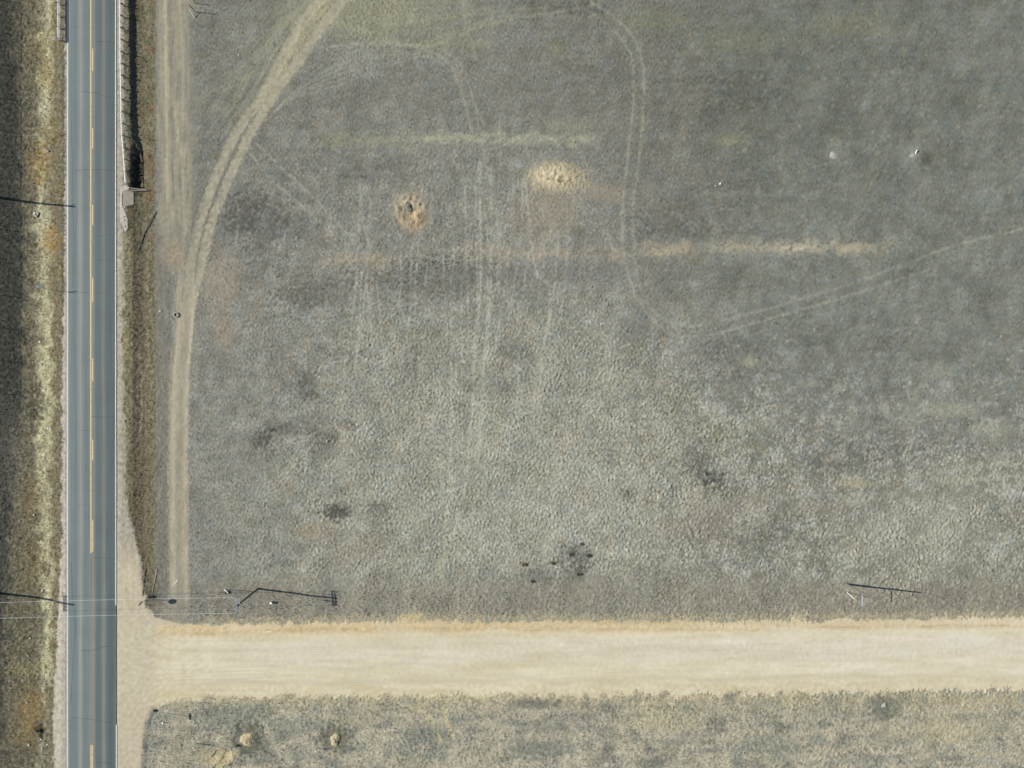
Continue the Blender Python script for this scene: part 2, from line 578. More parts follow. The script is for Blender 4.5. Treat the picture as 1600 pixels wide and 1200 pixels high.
# dark weedy patches
for x, y, rx, ry, s in [(405, 345, 46, 40, -11), (375, 330, 30, 24, -6), (410, 686, 13, 13, -24), (450, 668, 26, 10, -14), (482, 600, 14, 24, -15),
                        (526, 800, 17, 12, -26), (590, 795, 22, 9, -14), (540, 664, 20, 9, -14), (508, 688, 18, 10, -9), (645, 560, 12, 20, -10),
                        (540, 555, 30, 10, -9), (1110, 746, 16, 12, -20), (1085, 722, 18, 24, -12), (1130, 760, 30, 14, -6), (897, 868, 26, 18, -22),
                        (840, 902, 24, 12, -13), (905, 895, 14, 10, -12), (1165, 138, 40, 26, -5), (1040, 352, 40, 20, -7), (1310, 385, 60, 12, -4),
                        (730, 600, 16, 12, -9), (800, 548, 22, 12, -10), (980, 770, 14, 7, -14), (945, 712, 16, 16, -8), (720, 640, 14, 14, -5),
                        (465, 465, 40, 22, -4), (700, 440, 120, 26, -6), (500, 460, 60, 30, -5), (900, 12, 40, 10, -10), (380, 925, 30, 12, -10),
                        (1150, 560, 60, 30, -5), (1330, 720, 90, 26, -6), (1250, 560, 120, 60, -3), (650, 78, 60, 22, -5), (1410, 690, 60, 16, -5),
                        (1230, 830, 50, 16, -7), (1110, 830, 40, 14, -7), (1500, 930, 60, 14, -7), (700, 360, 60, 20, -4), (590, 265, 80, 20, -4)]:
    addc(blob(x, y, rx, ry, 0, 0.5, 0.7), (s * 1.6, s * 1.6, s * 1.35))
# pale and tan patches
for x, y, rx, ry, c, s in [(345, 440, 26, 40, (160, 145, 122), 0.5), (348, 520, 16, 26, (162, 144, 120), 0.45), (1440, 830, 95, 60, (158, 157, 141), 0.5),
                           (1090, 820, 60, 22, (150, 140, 124), 0.4), (1200, 790, 120, 16, (146, 138, 122), 0.35),
                           (1480, 640, 46, 12, (160, 160, 138), 0.6), (1470, 580, 26, 14, (150, 150, 130), 0.5), (1545, 672, 34, 10, (156, 156, 135), 0.5),
                           (1172, 566, 14, 8, (160, 158, 134), 0.6), (1262, 600, 14, 8, (150, 150, 130), 0.6), (1240, 560, 12, 16, (158, 160, 148), 0.4),
                           (1335, 755, 24, 9, (160, 152, 124), 0.6), (1490, 750, 34, 8, (160, 158, 134), 0.5), (490, 830, 30, 16, (160, 148, 124), 0.5),
                           (560, 860, 40, 22, (158, 146, 124), 0.35), (1140, 220, 24, 9, (132, 130, 100), 0.55), (870, 80, 12, 14, (132, 134, 100), 0.4),
                           (1160, 60, 70, 24, (128, 132, 106), 0.35), (1330, 40, 60, 20, (128, 124, 98), 0.4), (1020, 30, 50, 16, (132, 136, 106), 0.4),
                           (885, 195, 40, 10, (146, 146, 120), 0.4), (725, 70, 30, 10, (140, 144, 112), 0.4)]:
    mixc(blob(x, y, rx, ry) * s, c, 5)
# bands of bleached ground across the field
def band(x0, x1, y, w, col, s):
    m = smooth(x0, x0 + 50, IX) * (1 - smooth(x1 - 50, x1, IX)) * np.exp(-(((IY - y) + 2.5 * n_m) / (1.45 * w)) ** 2)
    m = m * np.clip(0.9 + 0.35 * n_fr + 0.25 * n_fr2, 0, 1.2)
    mixc(m * s, col, 4)


band(470, 660, 217, 7, (144, 143, 118), 0.7)
band(620, 950, 217, 5.5, (162, 160, 135), 0.9)
band(480, 640, 407, 6, (166, 155, 130), 0.8)
band(700, 1010, 396, 8, (158, 149, 129), 0.8)
band(980, 1110, 391, 8, (168, 157, 132), 0.85)
band(1080, 1420, 385, 9, (170, 162, 138), 0.6)
band(1190, 1300, 388, 6, (182, 172, 146), 0.8)
band(1290, 1370, 388, 5, (180, 170, 142), 0.75)
band(1000, 1250, 303, 3, (130, 131, 119), 0.5)
band(850, 1110, 802, 5, (162, 162, 148), 0.5)
band(1420, 1700, 742, 6, (160, 160, 144), 0.55)
band(600, 1020, 425, 11, (118, 117, 113), 0.45)
# yellow-green flecks, upper right and top
fleck = np.clip(n_clump - 1.5, 0, 1) * (smooth(650, 1100, IX)) * (1 - smooth(330, 480, IY))
mixc(fleck * 0.35, (148, 147, 116))
fleck2 = np.clip(np.roll(n_clump, 77, 1) - 2.0, 0, 1) * smooth(1050, 1150, IX) * smooth(440, 520, IY) * (1 - smooth(860, 940, IY))
mixc(fleck2 * 0.8, (182, 180, 158))
# dark tussocks scattered about y = 405..440
tq = np.exp(-((IY - 408) / 12.0) ** 2) * np.clip(1 - np.abs(IX - 690) / 110, 0, 1) + 0.6 * np.exp(-((IY - 440) / 26.0) ** 2) * np.clip(1 - np.abs(IX - 640) / 130, 0, 1)
tq = tq + 0.5 * np.exp(-((IY - 218) / 8.0) ** 2) * np.clip(1 - np.abs(IX - 510) / 50, 0, 1)
mixc(np.clip(n_hue2 - 0.55, 0, 1) * tq * 1.3, (62, 60, 44))
speck = np.clip(np.roll(n_hue2, 311, 0) - 2.35, 0, 1) * 2
mixc(speck * smooth(300, 330, IX), (74, 70, 50))
# top-left churned, yellowish
ch = blob(560, 15, 130, 34, 0, 0.7)
mixc(ch * 0.5, (148, 146, 116), 5)
ch = blob(640, 55, 90, 26, 0, 0.7)
mixc(ch * 0.25, (142, 142, 114), 5)
# verge just north of the dirt road: browner with straw
vn = smooth(885, 925, IY) * (1 - smooth(968, 980, IY)) * smooth(290, 330, IX)
mixc(vn * 0.6, (142, 137, 119), 6)
vs_ = np.exp(-((IY - (dirt_top(IX) - 8)) / 6.0) ** 2) * smooth(290, 330, IX)
mixc(vs_ * np.clip(0.5 + 0.4 * n_edge, 0, 1), (174, 163, 132), 5)
# south verge straw
sv = smooth(1076, 1092, IY) * smooth(225, 260, IX)
mixc(sv * np.clip(0.68 + 0.3 * n_ew + 0.2 * n_m + 0.12 * n_clump, 0, 0.95), (180, 172, 147), 6)
mixc(sv * (1 - smooth(1092, 1118, IY + 5 * n_m)) * 0.6, (186, 174, 138), 6)
mixc(sv * np.clip(0.5 * n_fr2 - 0.3, 0, 0.6), (114, 114, 102), 4)
mixc(sv * np.clip(0.25 * np.roll(n_m, 140, 1) - 0.12 + 0.12 * n_clump, 0, 1), (124, 128, 116), 6)
for x, y, rx, ry, c, s in [(360, 1118, 60, 20, (122, 126, 112), 0.6), (300, 1175, 40, 30, (142, 138, 118), 0.4), (670, 1150, 40, 16, (118, 122, 112), 0.6),
                           (840, 1170, 46, 14, (116, 120, 108), 0.5), (840, 1100, 40, 7, (118, 116, 104), 0.7), (940, 1105, 30, 8, (122, 122, 108), 0.5),
                           (1200, 1165, 70, 16, (132, 134, 118), 0.4), (560, 1125, 40, 10, (168, 160, 128), 0.4), (1300, 1110, 60, 12, (128, 130, 116), 0.4),
                           (1030, 1125, 60, 14, (172, 164, 130), 0.45), (1480, 1140, 90, 20, (174, 166, 132), 0.4), (470, 1130, 50, 10, (130, 134, 120), 0.5)]:
    mixc(blob(x, y, rx, ry) * s, c, 6)

# ---------- tyre tracks
track_soft = np.zeros_like(Z0)


def catmull(pts, n=6):
    p = [np.array(q, float) for q in pts]
    p = [2 * p[0] - p[1]] + p + [2 * p[-1] - p[-2]]
    out = []
    for i in range(1, len(p) - 2):
        for k in range(n):
            t = k / n
            out.append(0.5 * ((2 * p[i]) + (-p[i - 1] + p[i + 1]) * t + (2 * p[i - 1] - 5 * p[i] + 4 * p[i + 1] - p[i + 2]) * t * t
                              + (-p[i - 1] + 3 * p[i] - 3 * p[i + 1] + p[i + 2]) * t ** 3))
    out.append(p[-2])
    return out


def line_mask(pts, w, n=4):
    """soft mask along a smoothed polyline (photo px), gaussian half-width w"""
    out = np.zeros_like(Z0)
    pts = catmull(pts, n)
    for a, b in zip(pts[:-1], pts[1:]):
        x0, x1 = min(a[0], b[0]) - 3 * w - 12, max(a[0], b[0]) + 3 * w + 12
        y0, y1 = min(a[1], b[1]) - 3 * w - 12, max(a[1], b[1]) + 3 * w + 12
        i0, i1 = np.searchsorted(X1, [(x0 - 800) * S, (x1 - 800) * S])
        j0, j1 = np.searchsorted(Y1, [(600 - y1) * S, (600 - y0) * S])
        if i1 <= i0 or j1 <= j0:
            continue
        xx = IX[j0:j1, i0:i1]; yy = IY[j0:j1, i0:i1]
        d = b - a
        L2 = max(1e-6, d @ d)
        t = np.clip(((xx - a[0]) * d[0] + (yy - a[1]) * d[1]) / L2, 0, 1)
        dist = np.hypot(xx - a[0] - t * d[0], yy - a[1] - t * d[1])
        m = np.exp(-(dist / w) ** 2)
        out[j0:j1, i0:i1] = np.maximum(out[j0:j1, i0:i1], m)
    return out


def faint(pts, w=1.5, s=0.4, col=(160, 158, 142)):
    """one old wheel line: mixes a paler colour into the ground along a smoothed polyline"""
    w = w * 1.35
    pts = catmull(pts, 4)
    xs = [p[0] for p in pts]
    ys = [p[1] for p in pts]
    i0, i1 = np.searchsorted(X1, [(min(xs) - 20 - 800) * S, (max(xs) + 20 - 800) * S])
    j0, j1 = np.searchsorted(Y1, [(600 - max(ys) - 20) * S, (600 - min(ys) + 20) * S])
    if i1 <= i0 or j1 <= j0:
        return
    sl = (slice(j0, j1), slice(i0, i1))
    xx, yy = IX[sl], IY[sl]
    dist = np.full(xx.shape, 99.0)
    for a, b in zip(pts[:-1], pts[1:]):
        k0, k1 = np.searchsorted(X1[i0:i1], [(min(a[0], b[0]) - 15 - 800) * S, (max(a[0], b[0]) + 15 - 800) * S])
        l0, l1 = np.searchsorted(Y1[j0:j1], [(600 - max(a[1], b[1]) - 15) * S, (600 - min(a[1], b[1]) + 15) * S])
        if k1 <= k0 or l1 <= l0:
            continue
        q = (slice(l0, l1), slice(k0, k1))
        d = b - a
        L2 = max(1e-6, d @ d)
        t = np.clip(((xx[q] - a[0]) * d[0] + (yy[q] - a[1]) * d[1]) / L2, 0, 1)
        dist[q] = np.minimum(dist[q], np.hypot(xx[q] - a[0] - t * d[0], yy[q] - a[1] - t * d[1]))
    m = np.exp(-(dist / w) ** 2) * np.clip(0.85 + 0.2 * n_clump[sl] + 0.3 * n_fr[sl], 0.15, 1.1)
    mk = np.clip(m * s * 1.45, 0, 0.85)[..., None]
    rgb[sl] = rgb[sl] * (1 - mk) + np.array((col[0] + 3, col[1] + 3, col[2]), float) * mk
    track_soft[sl] = np.maximum(track_soft[sl], m * min(1, s * 1.5))


def shift(pts, dx, dy=0):
    return [(x + dx, y + dy) for x, y in pts]


# loop and long pair in the east field
faint([(905, 14), (922, 19), (945, 34), (960, 49), (986, 86), (990, 150), (986, 195), (979, 262), (973, 319), (973, 375), (981, 425), (998, 470), (1025, 505), (1052, 522), (1090, 524), (1131, 518), (1244, 486), (1319, 464), (1450, 422)], 1.8, 0.34)
for k in range(18):
    x0_ = random.uniform(545, 900)
    y0_ = random.uniform(230, 600); y1_ = y0_ + random.uniform(150, 380)
    dx_ = random.choice([random.uniform(-30, 10), random.uniform(40, 90)]) if x0_ < 640 else random.uniform(-40, 10)
    for of_ in (0, 16):
        faint([(x0_ + of_, y0_), (x0_ + of_ + dx_ * 0.3, (y0_ + y1_) / 2), (x0_ + of_ + dx_, y1_)], 1.2, random.uniform(0.18, 0.36), (178, 176, 160))
faint([(925, 4), (949, 19), (970, 36), (990, 60), (1005, 105), (1005, 169), (1001, 225), (994, 281), (989, 319), (990, 375), (997, 437), (1012, 475), (1042, 501), (1086, 510), (1150, 496), (1225, 475), (1337, 441), (1487, 385), (1600, 356), (1750, 300)], 1.8, 0.32)
faint([(600, 67), (675, 71), (720, 55), (750, 41), (830, 24), (900, 15), (937, 4)], 2.0, 0.35, (152, 150, 124))
faint([(600, 40), (680, 30), (760, 20), (850, 12)], 2.0, 0.3, (152, 150, 124))
faint([(722, -10), (724, 0), (727, 37), (735, 62), (742, 90)], 2.0, 0.35, (152, 150, 124))
faint([(500, 75), (560, 68), (612, 67), (660, 75), (687, 88), (706, 105), (721, 142), (730, 175), (738, 210)], 1.6, 0.38)
faint([(560, 72), (640, 70), (690, 78), (722, 104), (736, 142), (745, 172), (757, 195)], 1.5, 0.35)
for k in range(5):
    faint([(415 + 6 * k, 190 - 7 * k), (455 + 3 * k, 156 - 5 * k), (537, 130 - 8 * k), (600, 105 - 6 * k), (655 - 3 * k, 90 - 2 * k), (690 + 4 * k, 98 - 4 * k), (712 + 3 * k, 128)], 1.1, 0.24 + 0.05 * (k % 2))
faint([(402, 225), (440, 262), (492, 311), (537, 360), (575, 400)], 1.6, 0.42)
faint([(391, 240), (421, 277), (459, 311), (500, 345)], 1.6, 0.4)
faint([(750, 250), (750, 326), (751, 431), (747, 500), (741, 531), (740, 602), (733, 690), (724, 775), (706, 840), (688, 900)], 1.6, 0.5, (172, 170, 154))
faint([(767, 260), (767, 300), (767, 435), (763, 494), (757, 560), (752, 640), (745, 720)], 1.6, 0.5, (172, 170, 154))
faint([(742, 160), (748, 200), (756, 240), (767, 300)], 1.4, 0.25)
faint([(820, 280), (825, 326), (829, 375), (840, 431), (858, 449), (857, 512), (851, 535), (843, 610), (840, 700)], 1.6, 0.46, (172, 170, 154))
faint([(845, 300), (850, 400), (842, 460), (840, 540), (834, 640)], 1.4, 0.25, (166, 164, 148))
faint([(560, 270), (566, 330), (575, 380), (600, 440), (630, 490), (640, 560), (652, 640), (660, 720)], 1.5, 0.28, (166, 164, 148))
faint([(365, 280), (372, 330), (368, 390), (362, 430)], 1.3, 0.3)
faint([(376, 600), (372, 680), (366, 760)], 1.3, 0.2)
faint([(1424, 745), (1506, 732), (1600, 726), (1700, 720)], 2.0, 0.4)
faint([(1440, 760), (1530, 748), (1620, 742)], 2.0, 0.3)
faint([(850, 812), (930, 806), (1060, 800), (1180, 778), (1400, 772)], 2.2, 0.3)
faint([(700, 840), (720, 790), (745, 700)], 3.0, 0.2)
faint([(315, 790), (345, 820), (380, 850), (420, 900)], 1.5, 0.25)
faint([(300, 470), (308, 560), (305, 660), (308, 760)], 1.6, 0.2)
# fan at the verge
for k in range(6):
    faint([(625 + 7 * k, 973), (650 + 4 * k, 945), (668 + 3 * k, 920), (684 + 2 * k, 880), (700 + 2 * k, 850)], 1.5, 0.3 - 0.025 * k, (162, 157, 134))
mixc(blob(640, 967, 24, 7, -12, 0.5, 0.5) * 0.85, (194, 176, 136), 5)
faint([(975, 1088), (980, 1130), (985, 1175)], 2.0, 0.35, (172, 166, 138))
faint([(660, 1110), (680, 1135), (688, 1160)], 2.0, 0.55, (188, 176, 132))
faint([(692, 1110), (702, 1135), (708, 1155)], 2.2, 0.6, (190, 178, 134))
faint([(640, 1105), (662, 1120), (680, 1142)], 1.6, 0.4, (180, 172, 132))
# swarm of old wheel lines west of the main track
L_left = [(505, -10), (481, 22), (455, 62), (432, 109), (404, 157), (384, 185), (365, 214), (339, 270), (312, 345), (301, 394), (295, 442), (284, 500), (278, 560)]
for k in range(22):
    dx = -random.uniform(14, 92) * (0.5 + 0.5 * random.random())
    n0 = random.randint(0, 3); n1 = random.randint(4, 7)
    ln = [(x + dx * (0.35 + 0.9 * max(0, (y + 20)) / 150.0 if y < 120 else 1.1) * 0.7, y + random.uniform(-3, 3)) for x, y in L_left[n0:n1]]
    ln = [p for p in ln if p[0] > 302]
    if len(ln) > 2:
        faint(ln, 1.1, random.uniform(0.18, 0.36), (150, 148, 122))
for k in range(9):
    y0 = random.uniform(20, 130)
    faint([(302, y0 + random.uniform(10, 50)), (345, y0 + random.uniform(10, 30)), (400, y0 - 10), (450, y0 - random.uniform(30, 60))], 1.0, 0.25, (150, 148, 120))
for k in range(8):
    y0 = random.uniform(0, 80)
    faint([(500 + random.uniform(-20, 20), y0 * 0.4), (570, y0 * 0.7), (640, y0), (700, y0 * 0.8), (770, y0 * 0.4)], 1.0, 0.22, (154, 152, 122))

# main two-rut track
R_right = [(545, -10), (512, 28), (488, 62), (462, 101), (440, 128), (421, 157), (402, 188), (384, 221), (354, 285), (331, 345), (318, 394), (306, 442), (294, 500), (288, 560)]
mA = line_mask([(530, -10), (500, 26), (472, 62), (447, 105), (425, 140), (412, 157)], 14)
mA *= np.clip(0.75 + 0.25 * n_m, 0, 1)
mixc(mA * 0.9, (160, 154, 126), 6)
for k in range(14):
    o_ = random.uniform(-16, 20)
    faint([(x + o_ * (1.0 if y < 60 else 0.5 + 0.2 * k / 14), y + random.uniform(-2, 2)) for x, y in [(560, -20), (530, 0), (498, 26), (470, 62), (445, 105), (425, 138), (408, 165)]][k % 3:], 1.3, 0.3, (176, 168, 136) if k % 2 else (138, 134, 112))
mB = line_mask(L_left, 9.0)
mC = line_mask(R_right, 8.4)
mB = smooth(0.22, 0.72, mB + 0.07 * n_fr2)
mC = smooth(0.22, 0.72, mC + 0.07 * n_fr2)
low = [(290, 425), (289, 470), (287, 512), (283, 550), (280, 587), (279, 662), (278, 737), (279, 846), (279, 900), (280, 950)]
dl = np.abs(IX - np.interp(IY, [p[1] for p in low], [p[0] for p in low]))
wl = np.interp(IY, [400, 440, 520, 600, 700, 900, 960], [15, 15, 15, 16, 16, 16, 17])
mD = (1 - smooth(wl - 3.5, wl + 2.5, dl + 0.8 * n_edge)) * smooth(395, 470, IY) * (1 - 0.75 * smooth(900, 960, IY))
mBC = np.maximum(mB, mC)
mixc(mBC * 0.85 * np.clip(0.9 + 0.15 * n_fr2, 0, 1), (168, 162, 137), 5)
mid = line_mask([( (a[0]+b[0])/2, (a[1]+b[1])/2) for a, b in zip([(365, 214), (339, 270), (312, 345), (301, 394), (299, 442)], [(384, 221), (354, 285), (331, 345), (318, 394), (308, 442)])], 2.0)
mixc(mid * 0.75, (122, 121, 106))
# north-south worn strip beside the ditch
u = IX - np.interp(IY, [0, 400, 900], [0, 4, 4])
strip = smooth(240, 250, u) * (1 - smooth(284, 312, u)) * (1 - smooth(330, 450, IY))
prof = interp(u, [(236, 0.15), (243, 0.35), (250, 0.3), (255, 0.4), (258.5, 1.0), (262, 0.55), (268, 0.3), (274, 0.62), (279, 0.4), (284, 0.7), (289, 0.4), (293, 0.55), (300, 0.2)])
prof = np.clip(prof + 0.16 * n_sy, 0, 1)
mixc(strip, (127, 125, 112), 3)
mixc(strip * prof, (170, 161, 134), 3)
grey = smooth(238, 244, IX) * (1 - smooth(262, 270, IX)) * smooth(330, 430, IY) * (1 - smooth(900, 950, IY))
mixc(grey * 0.9, (118, 115, 103), 4)
mixc(grey * np.clip(0.3 * n_sy, 0, 1), (140, 136, 120))
tw = blob(272, 400, 22, 16, 60, 0.7)
mixc(tw * 0.6, (162, 146, 120), 5)
# lower broad track, two pale ruts either side of a greyer crown
mixc(mD * 0.95, (164, 156, 134), 3)
crown = np.exp(-((dl) / 4.5) ** 2) * smooth(640, 720, IY)
mixc(mD * crown * 0.55, (140, 136, 118))
rut = np.exp(-((dl - 10) / 4.0) ** 2)
mixc(mD * rut * 0.45, (182, 172, 146))
mixc(mD * np.clip(0.30 * n_sy, 0, 0.5), (140, 134, 116))
track_soft = np.maximum(track_soft, np.maximum(mD, np.maximum(mBC * 0.9, strip * 0.9)))

# ---------- ditch and verge east of the paved road
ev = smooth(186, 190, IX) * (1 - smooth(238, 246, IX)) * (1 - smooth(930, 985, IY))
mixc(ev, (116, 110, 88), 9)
e1 = smooth(188, 192, IX) * (1 - smooth(205, 210, IX)) * smooth(340, 380, IY)
mixc(e1 * (1 - smooth(840, 900, IY)), (136, 127, 98), 8)
mixc(e1 * np.clip(0.5 * n_sy, 0, 1) * (1 - smooth(840, 900, IY)), (164, 152, 116))
e2 = smooth(205, 209, IX) * (1 - smooth(222, 230, IX)) * smooth(300, 350, IY) * (1 - smooth(860, 920, IY))
mixc(e2 * 0.8, (98, 92, 74), 8)
e3 = np.exp(-((IX - 221 + 1.2 * n_m) / 1.5) ** 2) * smooth(520, 560, IY) * (1 - smooth(690, 760, IY))
mixc(e3 * np.clip(0.6 + 0.4 * n_edge, 0, 1), (160, 154, 128))
e4 = smooth(196, 204, IX) * (1 - smooth(232, 240, IX)) * smooth(660, 720, IY) * (1 - smooth(880, 930, IY))
mixc(e4 * 0.6, (112, 104, 84), 8)
mixc(e4 * np.clip(0.4 * n_clump - 0.1, 0, 1), (84, 78, 58))
e5 = smooth(190, 194, IX) * (1 - smooth(198, 203, IX)) * (1 - smooth(290, 300, IY))
mixc(e5 * 0.8, (148, 144, 124), 8)
mixc(ev * (1 - smooth(330, 400, IY)) * np.clip(0.45 * n_m + 0.2 * n_clump, 0, 0.8), (114, 96, 74))
mixc(ev * (1 - smooth(330, 400, IY)) * np.clip(0.45 * np.roll(n_m, 90, 0) + 0.1, 0, 0.7), (98, 96, 72))
mixc(blob(214, 268, 11, 34, 0, 0.4, 0.3) * 0.9, (58, 56, 46), 4)  # dark mud in the scour hole, with the hole's shade in the colour
mixc(blob(209, 110, 6, 130, 0, 0.5, 0.3) * 0.35, (74, 72, 60))  # guardrail shade painted as a darker strip into the ditch colour
mixc(blob(240, 935, 15, 20, 0, 0.5, 0.6) * 0.6, (92, 90, 74), 6)
mixc(blob(262, 960, 34, 16, 20, 0.5, 0.6) * 0.4, (150, 143, 120), 6)
amp_t = np.where(ev > 0.3, 0.030, amp_t)

# ---------- west verge
wv = 1 - smooth(98, 104, IX)
rr = IX + 3.5 * n_m + 1.5 * n_edge
straw_c = np.interp(IY, [0, 120, 260, 420, 600, 760, 900, 1010, 1100, 1200], [74, 74, 66, 68, 72, 66, 74, 75, 70, 66])
dark_e = np.interp(IY, [0, 150, 400, 640, 700, 900, 1200], [16, 26, 32, 34, 20, 10, 0])
mixc(wv, (106, 102, 84), 9)
mixc(wv * (1 - smooth(dark_e - 8, dark_e + 12, rr)) * (0.25 + 0.75 * smooth(-140, -40, IX)), (74, 73, 65), 7)  # outer verge darkened: the fence's shade is put into the ground colour
mixc(wv * smooth(dark_e, dark_e + 14, rr) * (1 - smooth(54, 62, rr)) * 0.7, (110, 105, 84), 10)
sw = np.interp(IY, [0, 300, 470, 700, 900, 1060, 1130, 1200], [14, 9, 13, 11, 9, 8, 3, 6])
st = np.exp(-((rr - straw_c) / sw) ** 2)
sti = np.clip(np.interp(IY, [0, 220, 300, 420, 520, 700, 860, 1050, 1120], [0.8, 0.6, 0.7, 0.8, 1.0, 0.95, 0.9, 0.85, 0.3]) + 0.15 * n_m, 0, 1)
mixc(wv * st * sti, (178, 174, 138), 9)
mixc(wv * smooth(80, 86, rr) * (1 - smooth(92, 98, rr)) * 0.85, (112, 103, 78), 8)
for x, y, rx, ry, c, s in [(48, 1110, 20, 34, (152, 126, 82), 0.6), (38, 1150, 22, 20, (140, 122, 78), 0.5), (62, 255, 16, 34, (142, 120, 74), 0.6),
                           (70, 120, 14, 26, (140, 126, 82), 0.6), (78, 375, 12, 22, (156, 124, 74), 0.6), (60, 70, 16, 26, (130, 116, 82), 0.5),
                           (75, 205, 14, 22, (126, 112, 76), 0.5), (50, 880, 20, 40, (124, 110, 78), 0.45), (48, 780, 18, 40, (130, 112, 80), 0.4),
                           (40, 1045, 30, 12, (150, 142, 100), 0.5), (58, 628, 14, 26, (84, 80, 62), 0.6), (62, 1140, 6, 14, (60, 52, 36), 0.7),
                           (65, 330, 14, 16, (160, 158, 128), 0.5), (66, 345, 12, 24, (178, 174, 140), 0.5), (20, 1180, 26, 30, (96, 92, 76), 0.4),
                           (70, 160, 8, 34, (184, 178, 150), 0.5), (22, 720, 18, 50, (110, 108, 96), 0.4)]:
    mixc(blob(x, y, rx, ry, 0, 0.5, 0.7) * s * wv, c, 9)
addc(wv * np.clip(n_hue2, -2, 2) * 1.0, (7, 6, 4))
addc(wv * np.clip(n_tuft2, -2, 2), (5, 5, 4))
amp_t = np.where(wv > 0.3, 0.030, amp_t)
addc(ev * np.clip(n_hue2, -2, 2), (6, 5, 4))

# ---------- sandy patches, ant mounds and diggings (ground colour around them)
mixc(blob(388, 1156, 23, 24, 0, 0.5, 0.5) * 0.8, (88, 90, 78), 5)
mixc(blob(526, 1153, 22, 22, 0, 0.5, 0.5) * 0.75, (92, 93, 80), 5)
mixc(blob(385, 1155, 10, 12, 0, 0.5, 0.8) * 0.7, (178, 166, 134), 6)
mixc(blob(523, 1156, 9, 11, 0, 0.5, 0.8) * 0.6, (176, 166, 136), 6)
mixc(blob(1382, 1108, 22, 18, 0, 0.5, 0.5) * 0.8, (116, 118, 104), 5)
mixc(blob(1196, 1188, 10, 8, 0, 0.4, 0.5) * 0.6, (176, 170, 140), 5)
mixc(blob(342, 1184, 24, 11, -20, 0.35, 0.6) * 0.85, (190, 176, 136), 6)
mixc(blob(352, 1186, 16, 9, -30, 0.35, 0.4) * 0.8, (202, 186, 144), 4)
for pts_ in ([(338, 1174), (330, 1184), (321, 1190)], [(352, 1176), (347, 1186), (340, 1194)], [(368, 1178), (365, 1188), (358, 1196)], [(341, 1166), (350, 1170), (354, 1174)]):
    faint(pts_, 0.9, 0.6, (98, 90, 70))
mixc(blob(318, 1180, 10, 10, -20, 0.5, 0.6) * 0.4, (176, 164, 130), 6)
ring = blob(642, 330, 28, 29, 0, 0.35, 0.28) * np.clip(0.85 + 0.2 * n_edge, 0, 1)
mixc(ring * 0.75, (180, 162, 130), 9)
mixc(blob(650, 345, 16, 14, 0, 0.5, 0.6) * 0.5, (174, 148, 114), 6)
mixc(blob(870, 278, 44, 24, 4, 0.4, 0.35) * 0.8, (192, 178, 142), 9)
mixc(blob(862, 276, 24, 15, 0, 0.4, 0.5) * 0.6, (206, 192, 158), 9)
mixc(blob(940, 300, 34, 14, 10, 0.6, 0.6) * 0.4, (168, 154, 130), 5)
mixc(blob(855, 332, 40, 34, 0, 0.8, 0.6) * 0.45, (160, 146, 122), 5)
mixc(blob(1428, 245, 20, 16, 0, 0.6, 0.5) * 0.5, (138, 140, 128), 4)
mixc(blob(1446, 252, 10, 10, 0, 0.6, 0.5) * 0.7, (92, 92, 78), 4)
mixc(blob(1303, 243, 10, 8, 0, 0.6, 0.5) * 0.5, (142, 142, 130), 4)
digs = np.maximum(ring, blob(870, 278, 44, 24, 4, 0.3, 0.5))
amp_t = np.maximum(amp_t, 0.030 * digs)

# ---------- gravel shoulder, junction and dirt road
eE = shoulder_e(PY) + 1.1 * n_edge + 0.8 * n_m
eW = shoulder_w(PY) + 0.9 * n_edge + 0.8 * n_m
soft_e = 1.6 + 2.4 * smooth(820, 900, PY)
sh_e = (1 - smooth(-1, 1, (PX - eE) / soft_e)) * (PX > 180)
sh_w = smooth(-1.6, 1.6, PX - eW) * (PX < 110)
tE = dirt_top(PX) + 1.9 * n_edge + 1.4 * n_m
bE = dirt_bot(PX) + 2.2 * n_edge + 1.8 * n_m
dr = smooth(-1.5, 1.5, PY - tE) * (1 - smooth(-1.5, 1.5, PY - bE)) * smooth(228, 260, PX)
narrow_e = smooth(-3000, -2999, PY)
gravel_c = np.array([178, 169, 152.0])
mixc(sh_w, (176, 170, 155), 6)
mixc(sh_w * np.clip(0.4 * n_edge, 0, 1) * 0.8, (128, 120, 100))
mixc(sh_w * smooth(980, 1040, IY) * 0.6, (160, 154, 138), 6)
mixc(sh_e, (176, 167, 148), 6)
mixc(sh_e * np.clip(0.35 * np.roll(n_edge, 99, 0), 0, 1) * (1 - smooth(700, 820, IY)), (140, 132, 108))
jn = sh_e * smooth(820, 900, IY)
mott = fnoise(0.6, 6, 2, 40, 0.7)
mixc(jn * 0.9, (190, 178, 151), 3)
mixc(jn * smooth(960, 1000, IY) * (1 - smooth(1080, 1120, IY)) * 0.6, (195, 185, 158), 3)
fringe = smooth(-6, 3, PY - tE + 1.5 * n_fr2) * (1 - smooth(-3, 7, PY - bE + 2.0 * n_fr2)) * smooth(228, 260, PX)
mixc(fringe * 0.75, (184, 172, 136), 6)
mixc(dr, (207, 197, 166), 2)
mixc(dr * smooth(900, 1300, IX) * 0.7, (212, 204, 178), 2)
vv = (PY - dirt_top(PX)) / (dirt_bot(PX) - dirt_top(PX))      # 0 north edge .. 1 south edge
mixc(dr * interp(vv, [(0, 1), (0.07, 0.95), (0.13, 0.55), (0.17, 0.1), (0.22, 0)]) * interp(IX, [(250, 0.8), (300, 1), (950, 0.9), (1200, 0.55), (1600, 0.6)]) * np.clip(0.82 + 0.22 * n_m + 0.16 * n_edge + 0.12 * n_l, 0.6, 1), (204, 180, 136), 6)
